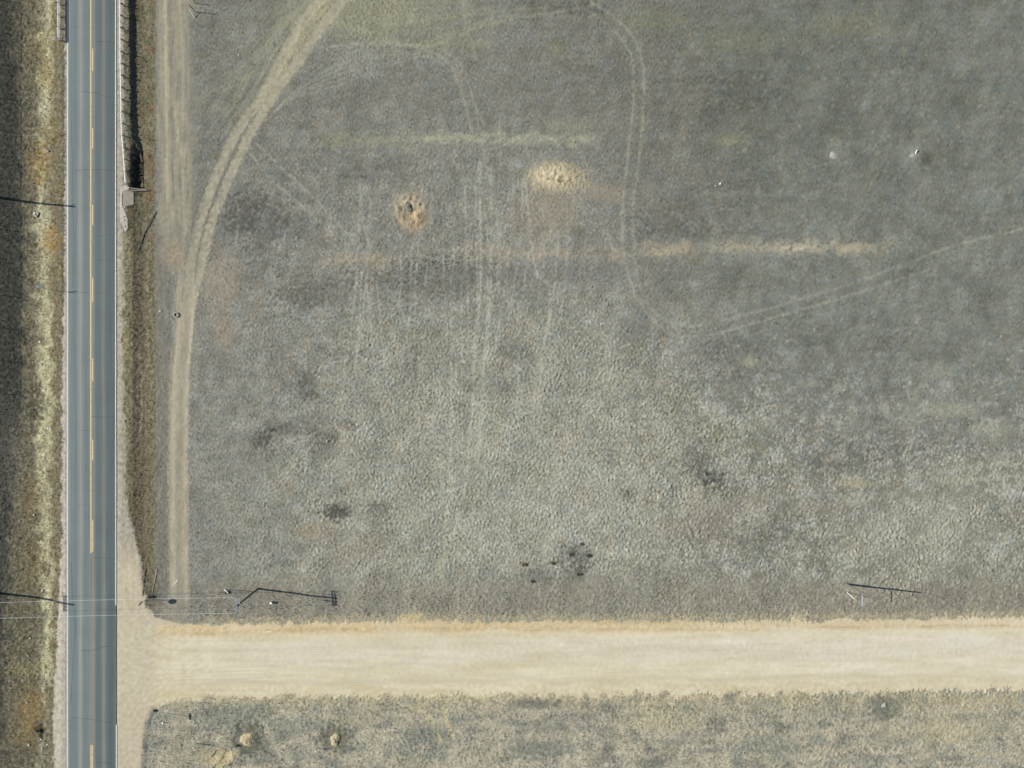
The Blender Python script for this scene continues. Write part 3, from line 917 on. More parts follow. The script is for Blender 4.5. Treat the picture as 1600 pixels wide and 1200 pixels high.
mixc(dr * np.exp(-((vv - 0.10 - 0.015 * n_l) / 0.035) ** 2) * np.clip(0.4 + 0.5 * n_sx, 0, 1) * 0.6, (184, 162, 122), 4)
mixc(dr * np.clip(n_clump * 0.35, 0, 1) * (1 - smooth(0.02, 0.07, vv)) , (160, 146, 112), 8)
mixc(dr * interp(vv, [(0.2, 0), (0.3, 0.75), (0.5, 0.7), (0.6, 0)]) * interp(IX, [(250, 0.2), (400, 0.8), (1000, 1), (1600, 1)]), (204, 196, 173), 2)
mixc(dr * interp(vv, [(0.78, 0), (0.86, 0.55), (1, 0.8)]), (203, 190, 156), 4)
# tyre-polished streaks on the dirt road, and curved ones through the junction
strk = n_sx * interp(vv, [(0, 0.4), (0.3, 1), (0.8, 1.2), (1, 0.5)])
addc(dr * strk, (1.4, 1.5, 1.6))
addc(dr * fnoise(1.2, 6, 12, 0, 0.6), (2.2, 2.3, 2.8))
addc(dr * fnoise(3, 14, 3, 0, 0.6), (1.5, 2.0, 3.0))
addc(dr * n_m * 1.2, (1, 1, 1))
mixc(dr * np.exp(-((vv - 0.80 - 0.02 * n_l) / 0.035) ** 2) * smooth(260, 340, IX) * 0.45, (186, 178, 150))
mixc(dr * np.exp(-((vv - 0.60 - 0.02 * n_l) / 0.025) ** 2) * smooth(440, 520, IX) * (1 - smooth(620, 760, IX)) * 0.35, (182, 176, 158))
for k in range(16):
    ya = 905 + k * 12
    c = (208, 200, 178) if k % 3 else (164, 154, 134)
    yb = 1000 + k * 5.2
    ln = [(187 + (k % 4), ya), (197 + (k % 3) * 2, (ya * 0.62 + yb * 0.38)), (225, ya * 0.3 + yb * 0.7 + 2), (270, yb), (340, yb + 1), (420, yb + 1)]
    m = line_mask(ln, 1.3) * np.maximum(jn, dr)
    mixc(m * (0.24 if k % 3 else 0.16), c)
for k in range(10):
    ya = 1195 - k * 9
    ln = [(190 + k, ya + 30), (196 + k, ya - 20), (215, ya - 80 + k), (262, 1072 - 3 * k), (340, 1068 - 3 * k), (430, 1064 - 3 * k)]
    mixc(line_mask(ln, 1.2) * np.maximum(jn, dr) * 0.18, (206, 199, 178) if k % 2 else (166, 157, 138))
addc(jn * n_sy * (1 - smooth(940, 980, IY)), (3.5, 3.5, 3.5))
addc(np.maximum(sh_e, sh_w) * n_fine * (1 - 0.6 * jn), (4, 4, 4))
addc(jn * mott, (2.5, 2.5, 2.8))
smoothm = np.clip(dr + sh_e + sh_w, 0, 1)

# ---------- relief
amp = amp_t * (1 - 0.55 * track_soft) * (1 - 0.45 * smooth(1080, 1095, IY))
amp = amp * (1 - smoothm) + (0.010 * np.maximum(sh_e, sh_w) * (1 - 0.88 * jn)) * (smoothm > 0)
orient = np.clip(0.5 + 0.6 * n_l, 0, 1)
tex = (n_tuft * orient + n_tuft2 * (1 - orient))
tex = np.where(tex > 0, tex * 1.15, tex * 0.85)
relief = amp * (tex * 1.15 + 0.55 * n_fine) + amp * 0.3 * n_clump
relief += 0.02 * n_m * (1 - smoothm) + 0.06 * n_l * smooth(300, 500, IX) * (1 - smoothm)
relief += dr * (0.002 * n_sx + 0.0012 * n_fine)
wash = dr * (np.exp(-((vv - 0.27) / 0.07) ** 2) * smooth(640, 800, IX) * (1 - smooth(1200, 1400, IX)) + np.exp(-((vv - 0.48) / 0.05) ** 2) * smooth(1080, 1160, IX) * (1 - smooth(1500, 1900, IX)) + 0.6 * np.exp(-((vv - 0.36) / 0.05) ** 2) * smooth(780, 900, IX) * (1 - smooth(1500, 1700, IX)))
relief += 0.008 * wash * np.sin((PX + 2.5 * n_m + 0.1 * (PY - 1000)) * 2 * math.pi / 5.2)
relief += dr * 0.035 * interp(vv, [(0, 0.0), (0.05, 1.5), (0.11, 0.6), (0.16, 0), (0.9, 0), (0.96, 0.9), (1, 0)]) * (1 + 0.3 * n_edge)
relief += -0.05 * np.clip(mB + mC, 0, 1) - 0.03 * mD * rut
# diggings: low crater rims
def crater(x, y, r, hgt):
    d = np.hypot(IX - x, IY - y) / r
    return hgt * (np.exp(-((d - 0.75) / 0.3) ** 2) - 0.7 * np.exp(-(d / 0.45) ** 2))
relief += crater(642, 330, 24, 0.18) * (1 + 0.3 * n_clump)
relief += crater(640, 323, 9, 0.12)
relief += 0.16 * blob(868, 276, 34, 18, 0, 0.5, 0.5) * (1 + 0.3 * n_clump)
relief += -0.10 * blob(385, 1155, 19, 19, 0, 0.4, 0.2) - 0.08 * blob(523, 1157, 18, 18, 0, 0.4, 0.2)
relief += 0.2 * blob(1430, 243, 16, 12, 0, 0.8, 0.2)
underroad = (PX > 102.5) & (PX < 183.5)
relief = np.where(underroad, 0, relief)
relief = np.where((PX > 98) & (PX < 188), np.minimum(relief, 0.015), relief)
Z = Z0 + relief
bumpA = np.where(smoothm > 0.5, 0.10, bumpA)
bumpA = bumpA * (1 - 0.5 * track_soft)
bumpA = np.where((wv > 0.5) | (ev > 0.5), np.maximum(bumpA, 0.7), bumpA)
bumpA = np.where(sh_e + sh_w > 0.5, 0.3, bumpA)
bumpA = np.where(dr > 0.5, 0.07, bumpA)
bumpA = np.where(jn > 0.5, 0.12, bumpA)

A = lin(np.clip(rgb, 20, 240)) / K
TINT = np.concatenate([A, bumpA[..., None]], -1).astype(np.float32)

# split faces between the pieces of the setting
fc = lambda a: 0.25 * (a[:-1, :-1] + a[1:, :-1] + a[:-1, 1:] + a[1:, 1:])
f_dr = fc(np.maximum(dr, jn)) > 0.5
f_sh = (fc(np.maximum(sh_e, sh_w)) > 0.5) & ~f_dr & ~(fc((PX > 106) & (PX < 179)) > 0.5)
f_tr = (fc(np.maximum(mBC, mD)) > 0.5) & ~f_dr & ~f_sh
vid = np.arange(NX * NY).reshape(NY, NX)
quads = np.stack([vid[:-1, :-1], vid[:-1, 1:], vid[1:, 1:], vid[1:, :-1]], -1)
V = np.stack([np.broadcast_to(X1[None, :], Z.shape), np.broadcast_to(Y1[:, None], Z.shape), Z], -1).reshape(-1, 3).astype(np.float32)
TF = TINT.reshape(-1, 4)


def grid_mesh(name, fm):
    q = quads[fm]
    used, inv = np.unique(q.ravel(), return_inverse=True)
    me = bpy.data.meshes.new(name)
    nv, nf = len(used), len(q)
    me.vertices.add(nv)
    me.vertices.foreach_set("co", V[used].ravel())
    me.loops.add(nf * 4)
    me.loops.foreach_set("vertex_index", inv.astype(np.int32).ravel())
    me.polygons.add(nf)
    me.polygons.foreach_set("loop_start", np.arange(0, nf * 4, 4, dtype=np.int32))
    me.polygons.foreach_set("use_smooth", np.ones(nf, dtype=bool))
    me.update(calc_edges=True)
    ca = me.color_attributes.new("tint", 'FLOAT_COLOR', 'POINT')
    ca.data.foreach_set("color", TF[used].ravel())
    o = link_mesh(name, me, M['ground'])
    o['kind'] = 'structure'
    return o


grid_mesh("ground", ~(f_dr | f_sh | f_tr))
grid_mesh("dirt_road", f_dr)
grid_mesh("gravel_shoulder", f_sh)
grid_mesh("path", f_tr)

# ------------------------------------------------------------------ paved road with markings
def build_road():
    bm = bmesh.new()
    ys = np.concatenate([[-2600, -1500, -800, -400, -200, -120], np.arange(-90, 90.1, 0.4), [120, 200, 400, 800, 1500, 2600]])
    cols = [103.6, 104.2, 108, 114, 122, 132, 143, 154, 164, 172, 178, 181.8, 182.4]
    rows = []
    wob = 0
    wob2 = 0
    for y in ys:
        wob = 0.8 * wob + random.uniform(-0.25, 0.25)
        wob2 = 0.8 * wob2 + random.uniform(-0.25, 0.25)
        row = []
        for i, c in enumerate(cols):
            x = c + (wob if i < 2 else 0) + (wob2 if i > 10 else 0)
            zc = 0.07 - 0.05 * ((c - 143) / 40.0) ** 2
            if i in (0, len(cols) - 1):
                zc = -0.06
            row.append(bm.verts.new(((x - 800) * S, y, zc)))
        rows.append(row)
    for r0, r1 in zip(rows[:-1], rows[1:]):
        for i in range(len(cols) - 1):
            bm.faces.new((r0[i], r0[i + 1], r1[i + 1], r1[i]))
    o = obj("road", bm, M['asphalt'])
    o['kind'] = 'structure'
    return o


def road_z(px):
    return 0.07 - 0.05 * ((px - 143) / 40.0) ** 2


road = build_road()


def ribbon(bm, pts, w, lift=0.004, jit=0.0, step=0.5):
    """flat strip on the asphalt; pts in world px; w metres; dense enough to follow the crown"""
    P2 = []
    for a, b in zip(pts[:-1], pts[1:]):
        n = max(1, int(math.hypot(a[0] - b[0], a[1] - b[1]) * S / step))
        for k in range(n):
            P2.append((a[0] + (b[0] - a[0]) * k / n, a[1] + (b[1] - a[1]) * k / n))
    P2.append(pts[-1])
    prev = None
    for i, p in enumerate(P2):
        q = P2[min(i + 1, len(P2) - 1)]
        r = P2[max(i - 1, 0)]
        d = Vector((q[0] - r[0], -(q[1] - r[1])))
        d = d.normalized() if d.length else Vector((0, 1))
        nrm = Vector((-d.y, d.x))
        j = random.uniform(-jit, jit)
        ww = w / 2
        row = []
        for s_ in (-1, 1):
            x = (p[0] - 800) * S + nrm.x * (s_ * ww + j)
            y = (600 - p[1]) * S + nrm.y * (s_ * ww + j)
            row.append(bm.verts.new((x, y, road_z(800 + x / S) + lift)))
        if prev:
            f = bm.faces.new((prev[0], row[0], row[1], prev[1]))
        prev = row
    bmesh.ops.recalc_face_normals(bm, faces=bm.faces)
    for f in bm.faces:
        if f.normal.z < 0:
            f.normal_flip()


def marking(name, pts, w, m, step=2.0, jit=0.0, lift=0.005):
    bm = bmesh.new()
    ribbon(bm, pts, w, lift, jit, step)
    return obj(name, bm, m, road)


marking("edge_line", [(105.4, -5000), (105.6, 300), (105.4, 1400), (105.4, 5000)], 0.17, M['white_paint'])
marking("edge_line", [(180.8, -5000), (180.8, 400), (181.0, 946)], 0.17, M['white_paint'])
marking("edge_line", [(182.0, 1132), (182.0, 5000)], 0.17, M['white_paint'])
marking("centre_line", [(142.3, -5000), (142.3, 600), (142.6, 864)], 0.16, M['yellow_paint'])
marking("centre_line", [(142.6, 1164), (142.6, 5000)], 0.15, M['yellow_paint'])
marking("centre_line", [(145.2, 1164), (145.2, 5000)], 0.15, M['yellow_paint'])
for y0, y1 in [(-46, -12), (76, 111), (200, 232), (320, 352), (434, 472), (560, 596), (687, 719), (812, 862), (-168, -134)]:
    marking("centre_dash", [(145.3, y0), (145.3, y1)], 0.15, M['yellow_paint'])


def crack(pts, w=0.05):
    q = []
    for a, b in zip(pts[:-1], pts[1:]):
        n = max(2, int(math.hypot(a[0] - b[0], a[1] - b[1]) / 3))
        for k in range(n):
            t = k / n
            q.append((a[0] + (b[0] - a[0]) * t + random.uniform(-0.4, 0.4), a[1] + (b[1] - a[1]) * t + random.uniform(-0.5, 0.5)))
    q.append(pts[-1])
    bm = bmesh.new()
    ribbon(bm, q, w, 0.003, 0.008, 0.3)
    return obj("crack", bm, M['crack'], road)


for pts, w in [([(150, 65), (180, 66)], .06), ([(128, 143), (150, 145), (165, 151), (181, 154)], .07), ([(137, 183), (152, 182)], .04),
               ([(118, 267), (140, 265), (181, 266)], .06), ([(152, 369), (168, 367)], .05), ([(152, 406), (180, 407)], .05),
               ([(122, 457), (150, 458), (170, 460)], .04), ([(130, 563), (145, 563)], .05), ([(143, 651), (181, 652)], .07), ([(128, 673), (142, 672)], .05),
               ([(146, 871), (181, 873)], .05), ([(128, 1016), (150, 1015), (163, 1010), (175, 1009)], .07), ([(112, 1120), (150, 1125), (175, 1129)], .05),
               ([(150, 1191), (181, 1192)], .05), ([(112, 43), (128, 43)], .04), ([(112, 880), (114, 940), (118, 980), (114, 1040), (111, 1100)], .05),
               ([(112, 190), (114, 300), (116, 380), (113, 450)], .04), ([(116, 318), (122, 330), (117, 372)], .03), ([(109, 850), (109, 960)], .03),
               ([(168, 516), (180, 518)], .04), ([(120, 790), (141, 788)], .03), ([(143, 870), (143, 1160)], .05), ([(130, 930), (141, 928)], .03)]:
    crack(pts, w)

# ------------------------------------------------------------------ guardrails
def smooth_path(pts, y):
    ys = [p[1] for p in pts]; xs = [p[0] for p in pts]
    return float(np.interp(y, ys, xs))


def guardrail(label, path, y_start, y_end, spacing=18.6, group=None, side=1):
    """path: world px (x,y); rail runs north-south; posts on the `side` (+1 east) of the rail"""
    y = y_end
    base = P(smooth_path(path, y_end), y_end, 0)
    t = thing("guardrail", label, "guardrail", (0, 0, 0), group)
    t.location = base
    inv = Matrix.Translation(-base)
    stations = []
    k = 0
    while y_end - k * spacing > y_start - 1:
        stations.append(y_end - k * spacing)
        k += 1
    prof = [(0.00, 0.36), (0.06, 0.40), (0.06, 0.44), (0.0, 0.49), (0.0, 0.53), (0.07, 0.57), (0.07, 0.62), (0.0, 0.67), (0.0, 0.71), (0.06, 0.75), (0.06, 0.79), (0.05, 0.82), (-0.05, 0.83)]
    zb = 0.02

    def rail_pts(yy):
        x = smooth_path(path, yy)
        return [(x - side * (p[0] + 0.03) / S, yy, p[1] + zb) for p in prof]
    for i in range(0, len(stations) - 1, 2):
        ya = stations[i]
        yb = stations[min(i + 2, len(stations) - 1)]
        bm = bmesh.new()
        rows = []
        n = 6
        for j in range(n + 1):
            yy = ya + (yb - ya) * j / n + (0.4 if j == 0 else (0.0 if j < n else -0.0))
            rows.append([bm.verts.new(inv @ P(*q)) for q in rail_pts(yy)])
        for r0, r1 in zip(rows[:-1], rows[1:]):
            for a in range(len(prof) - 1):
                bm.faces.new((r0[a], r0[a + 1], r1[a + 1], r1[a]))
        ret = bmesh.ops.solidify(bm, geom=bm.faces[:], thickness=0.012)
        # sit each panel a few mm behind its neighbour where they lap
        off = 0.006 if (i // 2) % 2 else 0.0
        bmesh.ops.translate(bm, verts=bm.verts[:], vec=(off * side, 0, off * 0.5))
        obj("rail_panel", bm, M['rail'], t)
    # rounded end piece
    bm = bmesh.new()
    ye = stations[0]
    x = smooth_path(path, ye)
    for a in range(5):
        t0 = a / 5 * math.pi
        t1 = (a + 1) / 5 * math.pi
        f = lambda tt: (x + side * (0.9 - 1.3 * math.cos(tt)) - side * 0.4 * 1, ye + 0.5 + 2.0 * math.sin(tt))
        (xa, ya_), (xb, yb_) = f(t0), f(t1)
        vs = [bm.verts.new(inv @ P(xa, ya_, 0.40)), bm.verts.new(inv @ P(xb, yb_, 0.40)), bm.verts.new(inv @ P(xb, yb_, 0.83)), bm.verts.new(inv @ P(xa, ya_, 0.83))]
        bm.faces.new(vs)
    bmesh.ops.remove_doubles(bm, verts=bm.verts[:], dist=0.001)
    bmesh.ops.solidify(bm, geom=bm.faces[:], thickness=0.01)
    obj("end_shoe", bm, M['rail'], t)
    bm = bmesh.new()
    box(bm, (0, 0, -0.02), (0.18, 0.14, 1.90))
    pm = None
    bb = bmesh.new()
    box(bb, (0, 0, 0), (0.16, 0.14, 0.36))
    bl = None
    for yy in stations:
        x = smooth_path(path, yy)
        z0 = 0.0
        if pm is None:
            p = obj("post", bm, M['grey_wood'], t)
            q = obj("block", bb, M['grey_wood'], t)
            pm, bl = p, q
        else:
            p = pm.copy(); C.objects.link(p); p.parent = t
            q = bl.copy(); C.objects.link(q); q.parent = t
        p.location = inv @ P(x + side * 2.4, yy, 0.0)
        q.location = inv @ P(x + side * 0.75, yy, 0.62)
    return t


EPATH = [(191.6, -300), (191.8, 4), (192.2, 80), (193.2, 155), (194.2, 205), (196.2, 230), (198.6, 264), (200.4, 290)]
guardrail("long silver guardrail on timber posts curving away from the east edge of the paved road", EPATH, -130, 288, side=1)
WPATH = [(95.2, -300), (95.0, 64)]
guardrail("short silver guardrail end on timber posts along the west edge of the paved road", WPATH, -130, 63, side=-1)

# ------------------------------------------------------------------ concrete flume, culvert headwall, stray pipe
def slab(bm, outline, zf, th=0.12):
    top = [bm.verts.new(P(x, y, zf(x, y))) for x, y in outline]
    bot = [bm.verts.new(P(x, y, zf(x, y) - th)) for x, y in outline]
    bm.faces.new(top)
    bm.faces.new(bot[::-1])
    n = len(outline)
    for i in range(n):
        bm.faces.new((top[i], bot[i], bot[(i + 1) % n], top[(i + 1) % n]))
    bmesh.ops.triangulate(bm, faces=[f for f in bm.faces if len(f.verts) > 4])
    bmesh.ops.recalc_face_normals(bm, faces=bm.faces)


fl = thing("drain_flume", "pale concrete drain flume beside the road just past the guardrail end", "drain", P(190, 300, 0))
bm = bmesh.new()
o0 = P(190, 300, 0)
slab(bm, [(188.2, 294), (195, 288.5), (200, 291), (200.5, 295), (190.6, 300), (190.2, 312), (191.0, 322), (195.5, 332), (198.5, 342), (198.8, 357), (195.5, 362.5), (191.8, 357), (190.4, 350), (187.8, 346), (187.2, 330), (187.6, 306)],
     lambda x, y: max(gz(x, y), -0.25) + 0.055)
bmesh.ops.translate(bm, verts=bm.verts[:], vec=-o0)
obj("kerb", bm, M['conc'], fl)
bm = bmesh.new()
slab(bm, [(191.2, 300), (200.8, 296), (207, 297), (207.4, 318), (203, 321), (197, 322), (192.6, 318)], lambda x, y: gz(x, y) + 0.07, 0.3)
bmesh.ops.translate(bm, verts=bm.verts[:], vec=-o0)
obj("apron", bm, mat("sandy_apron_concrete", alb(168, 158, 138), 1.0, noise=0.2, scale=3), fl)

hw = thing("culvert_headwall", "low dark timber and concrete culvert headwall across the ditch east of the guardrail end", "culvert", P(215, 296, -0.6))
o0 = P(215, 296, -0.6)
bm = bmesh.new()
box(bm, P(215, 297.0, -0.75) - o0, (2.7, 0.22, 1.3))
obj("wall", bm, M['dconc'], hw)
bm = bmesh.new()
box(bm, P(215.5, 295.2, -0.04) - o0, (2.9, 0.12, 0.13), Matrix.Rotation(math.radians(-8), 4, 'Z'))
obj("beam", bm, M['grey_wood'], hw)
bm = bmesh.new()
tube(bm, P(213, 292.5, -1.25) - o0, P(213, 295.8, -1.25) - o0, 0.3, 0.3, 16)
obj("pipe_mouth", bm, M['black'], hw)

bm = bmesh.new()
a = W(216, 393, 0.06); b = W(226, 366, 0.09); c = W(234, 350, 0.08); d = W(244.5, 331, 0.06)
for p, q in ((a, b), (b, c), (c, d)):
    tube(bm, p - a, q - a, 0.06, 0.06, 8)
o = obj("fallen_pole", bm, M['black'], None)
o.location = a
tag(o, "thin dark pole lying slantwise across the ditch south of the culvert", "pole")

# ------------------------------------------------------------------ utility poles and wires
def pole_mesh(bm, a, b, r0=0.16, r1=0.11):
    tube(bm, a, b, r0, r1, 12)


def crossarm_set(t, top, o0, L, dirv=(0, 1, 0), double=True):
    dv = Vector(dirv)
    side = Vector((-dv.y, dv.x, 0))
    for s_ in ((-1, 1) if double else (1,)):
        bm = bmesh.new()
        c = top + side * (0.21 * s_) - o0
        box(bm, c, (0.10, L, 0.12), Matrix.Rotation(math.atan2(-dv.x, dv.y), 4, 'Z'))
        obj("crossarm", bm, M['galv_arm'], t)
    for k in (-0.47, -0.2, 0.2, 0.47):
        for s_ in ((-1, 1) if double else (1,)):
            bm = bmesh.new()
            p = top + dv * (k * L) + side * (0.21 * s_) - o0
            tube(bm, p + Vector((0, 0, 0.06)), p + Vector((0, 0, 0.16)), 0.02, 0.02, 6)
            tube(bm, p + Vector((0, 0, 0.16)), p + Vector((0, 0, 0.28)), 0.06, 0.035, 8)
            obj("insulator", bm, M['insul'], t)


M['galv_arm'] = mat("blue_grey_crossarm", (0.2, 0.24, 0.25), 0.7, noise=0.15)

# end pole beside the dirt road
b0 = P(403, 920, -0.1)
t = thing("utility_pole", "utility pole with double crossarm beside the dirt road, where the two pale wires end", "utility pole", b0)
bm = bmesh.new()
pole_mesh(bm, Vector((0, 0, -0.4)), Vector((0, 0, 8.5)))
obj("pole", bm, M['wood'], t)
crossarm_set(t, P(403, 920, 8.0), b0, 2.4)
bm = bmesh.new()
tube(bm, Vector((-0.22, -0.5, 7.4)), Vector((-0.22, -0.5, 7.95)), 0.07, 0.07, 8)
obj("cutout", bm, M['insul'], t)
g0 = P(350, 921, -0.08); g1 = P(403, 920, 7.7)
bm = bmesh.new()
tube(bm, g0 - b0, g1 - b0, 0.012, 0.012, 5)
obj("guy_wire", bm, M['wire'], t)
bm = bmesh.new()
tube(bm, g0.lerp(g1, 0.0) - b0, g0.lerp(g1, 0.27) - b0, 0.045, 0.045, 8)
obj("guy_guard", bm, M['white_pl'], t)

# lone pole with side strut
b0 = P(1323, 913, -0.1)
t = thing("utility_pole", "lone bare utility pole in the grass near the dirt road, with a short side strut", "utility pole", b0)
bm = bmesh.new()
pole_mesh(bm, Vector((0, 0, -0.4)), Vector((0.1, 0.18, 8.1)), 0.16, 0.10)
obj("pole", bm, mat('old_grey_pole_wood', (0.12, 0.11, 0.095), 1.0, noise=0.3, scale=8), t)
bm = bmesh.new()
tube(bm, P(1323, 914, 4.85) - b0, P(1323, 932, 4.85) - b0, 0.05, 0.05, 8)
obj("strut", bm, M['galv'], t)
bm = bmesh.new()
tube(bm, P(1323.5, 913.5, 7.9) - b0, P(1323, 932, 4.87) - b0, 0.006, 0.006, 5)
tube(bm, P(1323, 932, 4.85) - b0, P(1324, 926, 0.0) - b0, 0.006, 0.006, 5)
obj("guy_wire", bm, M['wire'], t)
bm = bmesh.new()
tube(bm, P(1324.2, 926, -0.1) - b0, P(1323.9, 929, 2.3) - b0, 0.045, 0.045, 8)
obj("guy_guard", bm, M['white_pl'], t)

# two tall poles west of the picture whose shadows reach the road
b0 = P(-51, 923.5, -0.85)
t = thing("utility_pole", "tall utility pole west of the road, its crossarm shadow falling on the shoulder", "utility pole", b0)
bm = bmesh.new()
pole_mesh(bm, Vector((0, 0, -0.4)), P(-51, 923.5, 11.6) - b0, 0.20, 0.13)
obj("pole", bm, M['wood'], t)
crossarm_set(t, P(-51, 923.5, 10.5), b0, 2.4)
b0w = P(-51, 923.5, 10.5)
b0 = P(-41, 303, -0.85)
t = thing("utility_pole", "tall utility pole west of the fence, its plain shadow reaching the upper road", "utility pole", b0)
bm = bmesh.new()
pole_mesh(bm, Vector((0, 0, -0.4)), P(-41, 303, 11.0) - b0, 0.20, 0.12)
obj("pole", bm, M['wood'], t)
bm = bmesh.new()
tube(bm, P(-41, 303, 10.5) - b0, P(-44, 299, 11.1) - b0, 0.05, 0.05, 6)
obj("bracket", bm, M['galv'], t)


def wire(label, a, b, sag, r=0.016):
    bm = bmesh.new()
    pts = []
    for i in range(25):
        u_ = i / 24
        p = a.lerp(b, u_)
        p.z -= sag * 4 * u_ * (1 - u_)
        pts.append(p - a)
    polytube(bm, pts, r, 5)
    o = obj("power_wire", bm, M['wire'])
    o.location = a
    tag(o, label, "wire", "power wires crossing the road")
    return o


for s_, nm in ((1, "northern of the two pale power wires crossing over the paved road"), (-1, "southern of the two pale power wires crossing the road, nearer the dirt road")):
    wire(nm, b0w + Vector((0.2, 1.12 * s_, 0.27)), P(401, 920, 8.27) + Vector((0, 1.12 * s_, 0)), 0.5)
    wire(nm.split(" pale")[0] + " wires west of the tall pole, over the far verge", b0w + Vector((-0.2, 1.12 * s_, 0.27)), b0w + Vector((-55, 1.12 * s_ - 1, 0.2)), 0.8)

# ------------------------------------------------------------------ signs
def octagon(bm, R, th):
    vs_f = []
    vs_b = []
    for k in range(8):
        a_ = math.radians(22.5 + 45 * k)
        vs_f.append(bm.verts.new((th / 2, R * math.cos(a_), R * math.sin(a_))))
        vs_b.append(bm.verts.new((-th / 2, R * math.cos(a_), R * math.sin(a_))))
    bm.faces.new(vs_f)
    bm.faces.new(vs_b[::-1])
    for k in range(8):
        bm.faces.new((vs_f[k], vs_b[k], vs_b[(k + 1) % 8], vs_f[(k + 1) % 8]))


def text_mesh(s, size):
    cu = bpy.data.curves.new("lettering", 'FONT')
    cu.body = s
    cu.size = size
    cu.align_x = 'CENTER'
    cu.align_y = 'CENTER'
    cu.extrude = 0.001
    cu.resolution_u = 3
    o = bpy.data.objects.new("tmp", cu)
    C.objects.link(o)
    dg = bpy.context.evaluated_depsgraph_get()
    me = bpy.data.meshes.new_from_object(o.evaluated_get(dg))
    bpy.data.objects.remove(o)
    return me


b0 = P(232.1, 935.4, gz(232, 935))
t = thing("stop_sign", "red octagonal stop sign on a steel post at the dirt road junction", "stop sign", b0, rz=math.radians(-27))
bm = bmesh.new()
tube(bm, (-0.03, 0, -0.3), (-0.03, 0, 2.86), 0.035, 0.035, 8)
obj("post", bm, M['galv'], t)
bm = bmesh.new(); octagon(bm, 0.45, 0.006)
o = obj("sign_back", bm, M['galv'], t); o.location = (0.012, 0, 2.6)
bm = bmesh.new(); octagon(bm, 0.45, 0.003)
o = obj("border", bm, M['sign_white'], t); o.location = (0.019, 0, 2.6)
bm = bmesh.new(); octagon(bm, 0.425, 0.003)
o = obj("sign_face", bm, M['red'], t); o.location = (0.0235, 0, 2.6)
me = text_mesh("STOP", 0.30)
o = link_mesh("lettering", me, M['sign_white'], t)
o.location = (0.0275, 0, 2.6); o.rotation_euler = (math.radians(90), 0, math.radians(90))

b0 = P(78.2, 452.5, gz(78, 452))
t = thing("warning_sign", "diamond warning sign seen from its bare metal back, west of the paved road", "road sign", b0, rz=math.radians(9))
zz = -b0.z
bm = bmesh.new()
tube(bm, (0, -0.03, -0.3), (0, -0.03, zz + 2.9), 0.035, 0.035, 8)
obj("post", bm, M['galv'], t)
for nm, mm, yy, r in (("sign_back", 'rail', 0.012, 0.60), ("sign_face", 'yellow_sign', 0.018, 0.585)):
    bm = bmesh.new()
    f1 = [bm.verts.new((r * math.cos(a_), yy - 0.003 + 0.22 * (r * math.sin(a_) + 0.6), zz + 2.55 + r * math.sin(a_))) for a_ in (0, math.pi / 2, math.pi, 1.5 * math.pi)]
    f2 = [bm.verts.new((v.co.x, v.co.y + 0.006, v.co.z)) for v in f1]
    bm.faces.new(f1); bm.faces.new(f2[::-1])
    for k in range(4):
        bm.faces.new((f1[k], f2[k], f2[(k + 1) % 4], f1[(k + 1) % 4]))
    bmesh.ops.recalc_face_normals(bm, faces=bm.faces)
    obj(nm, bm, M[mm], t)

b0 = P(250.5, 1114, gz(250, 1114))
t = thing("street_name_sign", "thin steel post with crossed green street name blades south of the junction", "street sign", b0)
zz = -b0.z
bm = bmesh.new(); tube(bm, (0, 0, -0.3), (0, 0, zz + 3.02), 0.03, 0.03, 8); obj("post", bm, M['galv'], t)
bm = bmesh.new(); box(bm, (0, 0, zz + 3.14), (0.02, 1.05, 0.24)); obj("name_blade", bm, M['green'], t)
bm = bmesh.new(); box(bm, (0, 0, zz + 3.40), (0.55, 0.02, 0.2)); obj("name_blade", bm, M['green'], t)
bm = bmesh.new(); box(bm, (0, 0, zz + 3.28), (0.06, 0.06, 0.04)); obj("bracket", bm, M['galv'], t)

# ------------------------------------------------------------------ marker posts and small poles
def marker(label, x, y, h, m, r=0.05, cap=True, name="marker_post"):
    b_ = W(x, y)
    t_ = thing(name, label, "post", b_)
    bm_ = bmesh.new(); tube(bm_, (0, 0, -0.2), (0, 0, h), r, r, 8); obj("shaft", bm_, m, t_)
    if cap:
        bm_ = bmesh.new(); tube(bm_, (0, 0, h), (0, 0, h + 0.16), r * 1.5, r * 1.2, 8); obj("cap", bm_, M['white_pl'], t_)
    return t_


marker("waist-high pale marker post near the sandy ruts south of the junction", 307.5, 1161.5, 1.25, M['galv'], 0.06)
marker("short white-capped marker post left of the second small soil mound", 495.5, 1169, 0.8, M['twig_dark'], 0.06)
marker("short dark stake right of the pale pedestal by the dirt road", 432.5, 950, 0.75, M['twig_dark'], 0.035, False, "stake")
marker("tall dark fence post at the top of the worn strip", 305.2, 18.6, 2.1, M['twig_dark'], 0.06, False, "fence_post")
marker("shorter dark fence post at the very top edge of the worn strip", 307, 5.8, 1.4, M['twig_dark'], 0.06, False, "fence_post")

b_ = W(424.7, 941)
t = thing("utility_pedestal", "small pale utility pedestal in the grass by the dirt road", "utility box", b_, rz=math.radians(35))
bm = bmesh.new(); box(bm, (0, 0, 0.22), (0.26, 0.26, 0.5)); obj("housing", bm, M['green_box'], t)
bm = bmesh.new(); box(bm, (0, 0, 0.50), (0.30, 0.30, 0.06)); obj("lid", bm, M['white_pl'], t)


def rod(name, label, cat, a_, b_, r, m):
    bm_ = bmesh.new()
    tube(bm_, (0, 0, 0), b_ - a_, r, r, 8)
    o_ = obj(name, bm_, m)
    o_.location = a_
    return tag(o_, label, cat)


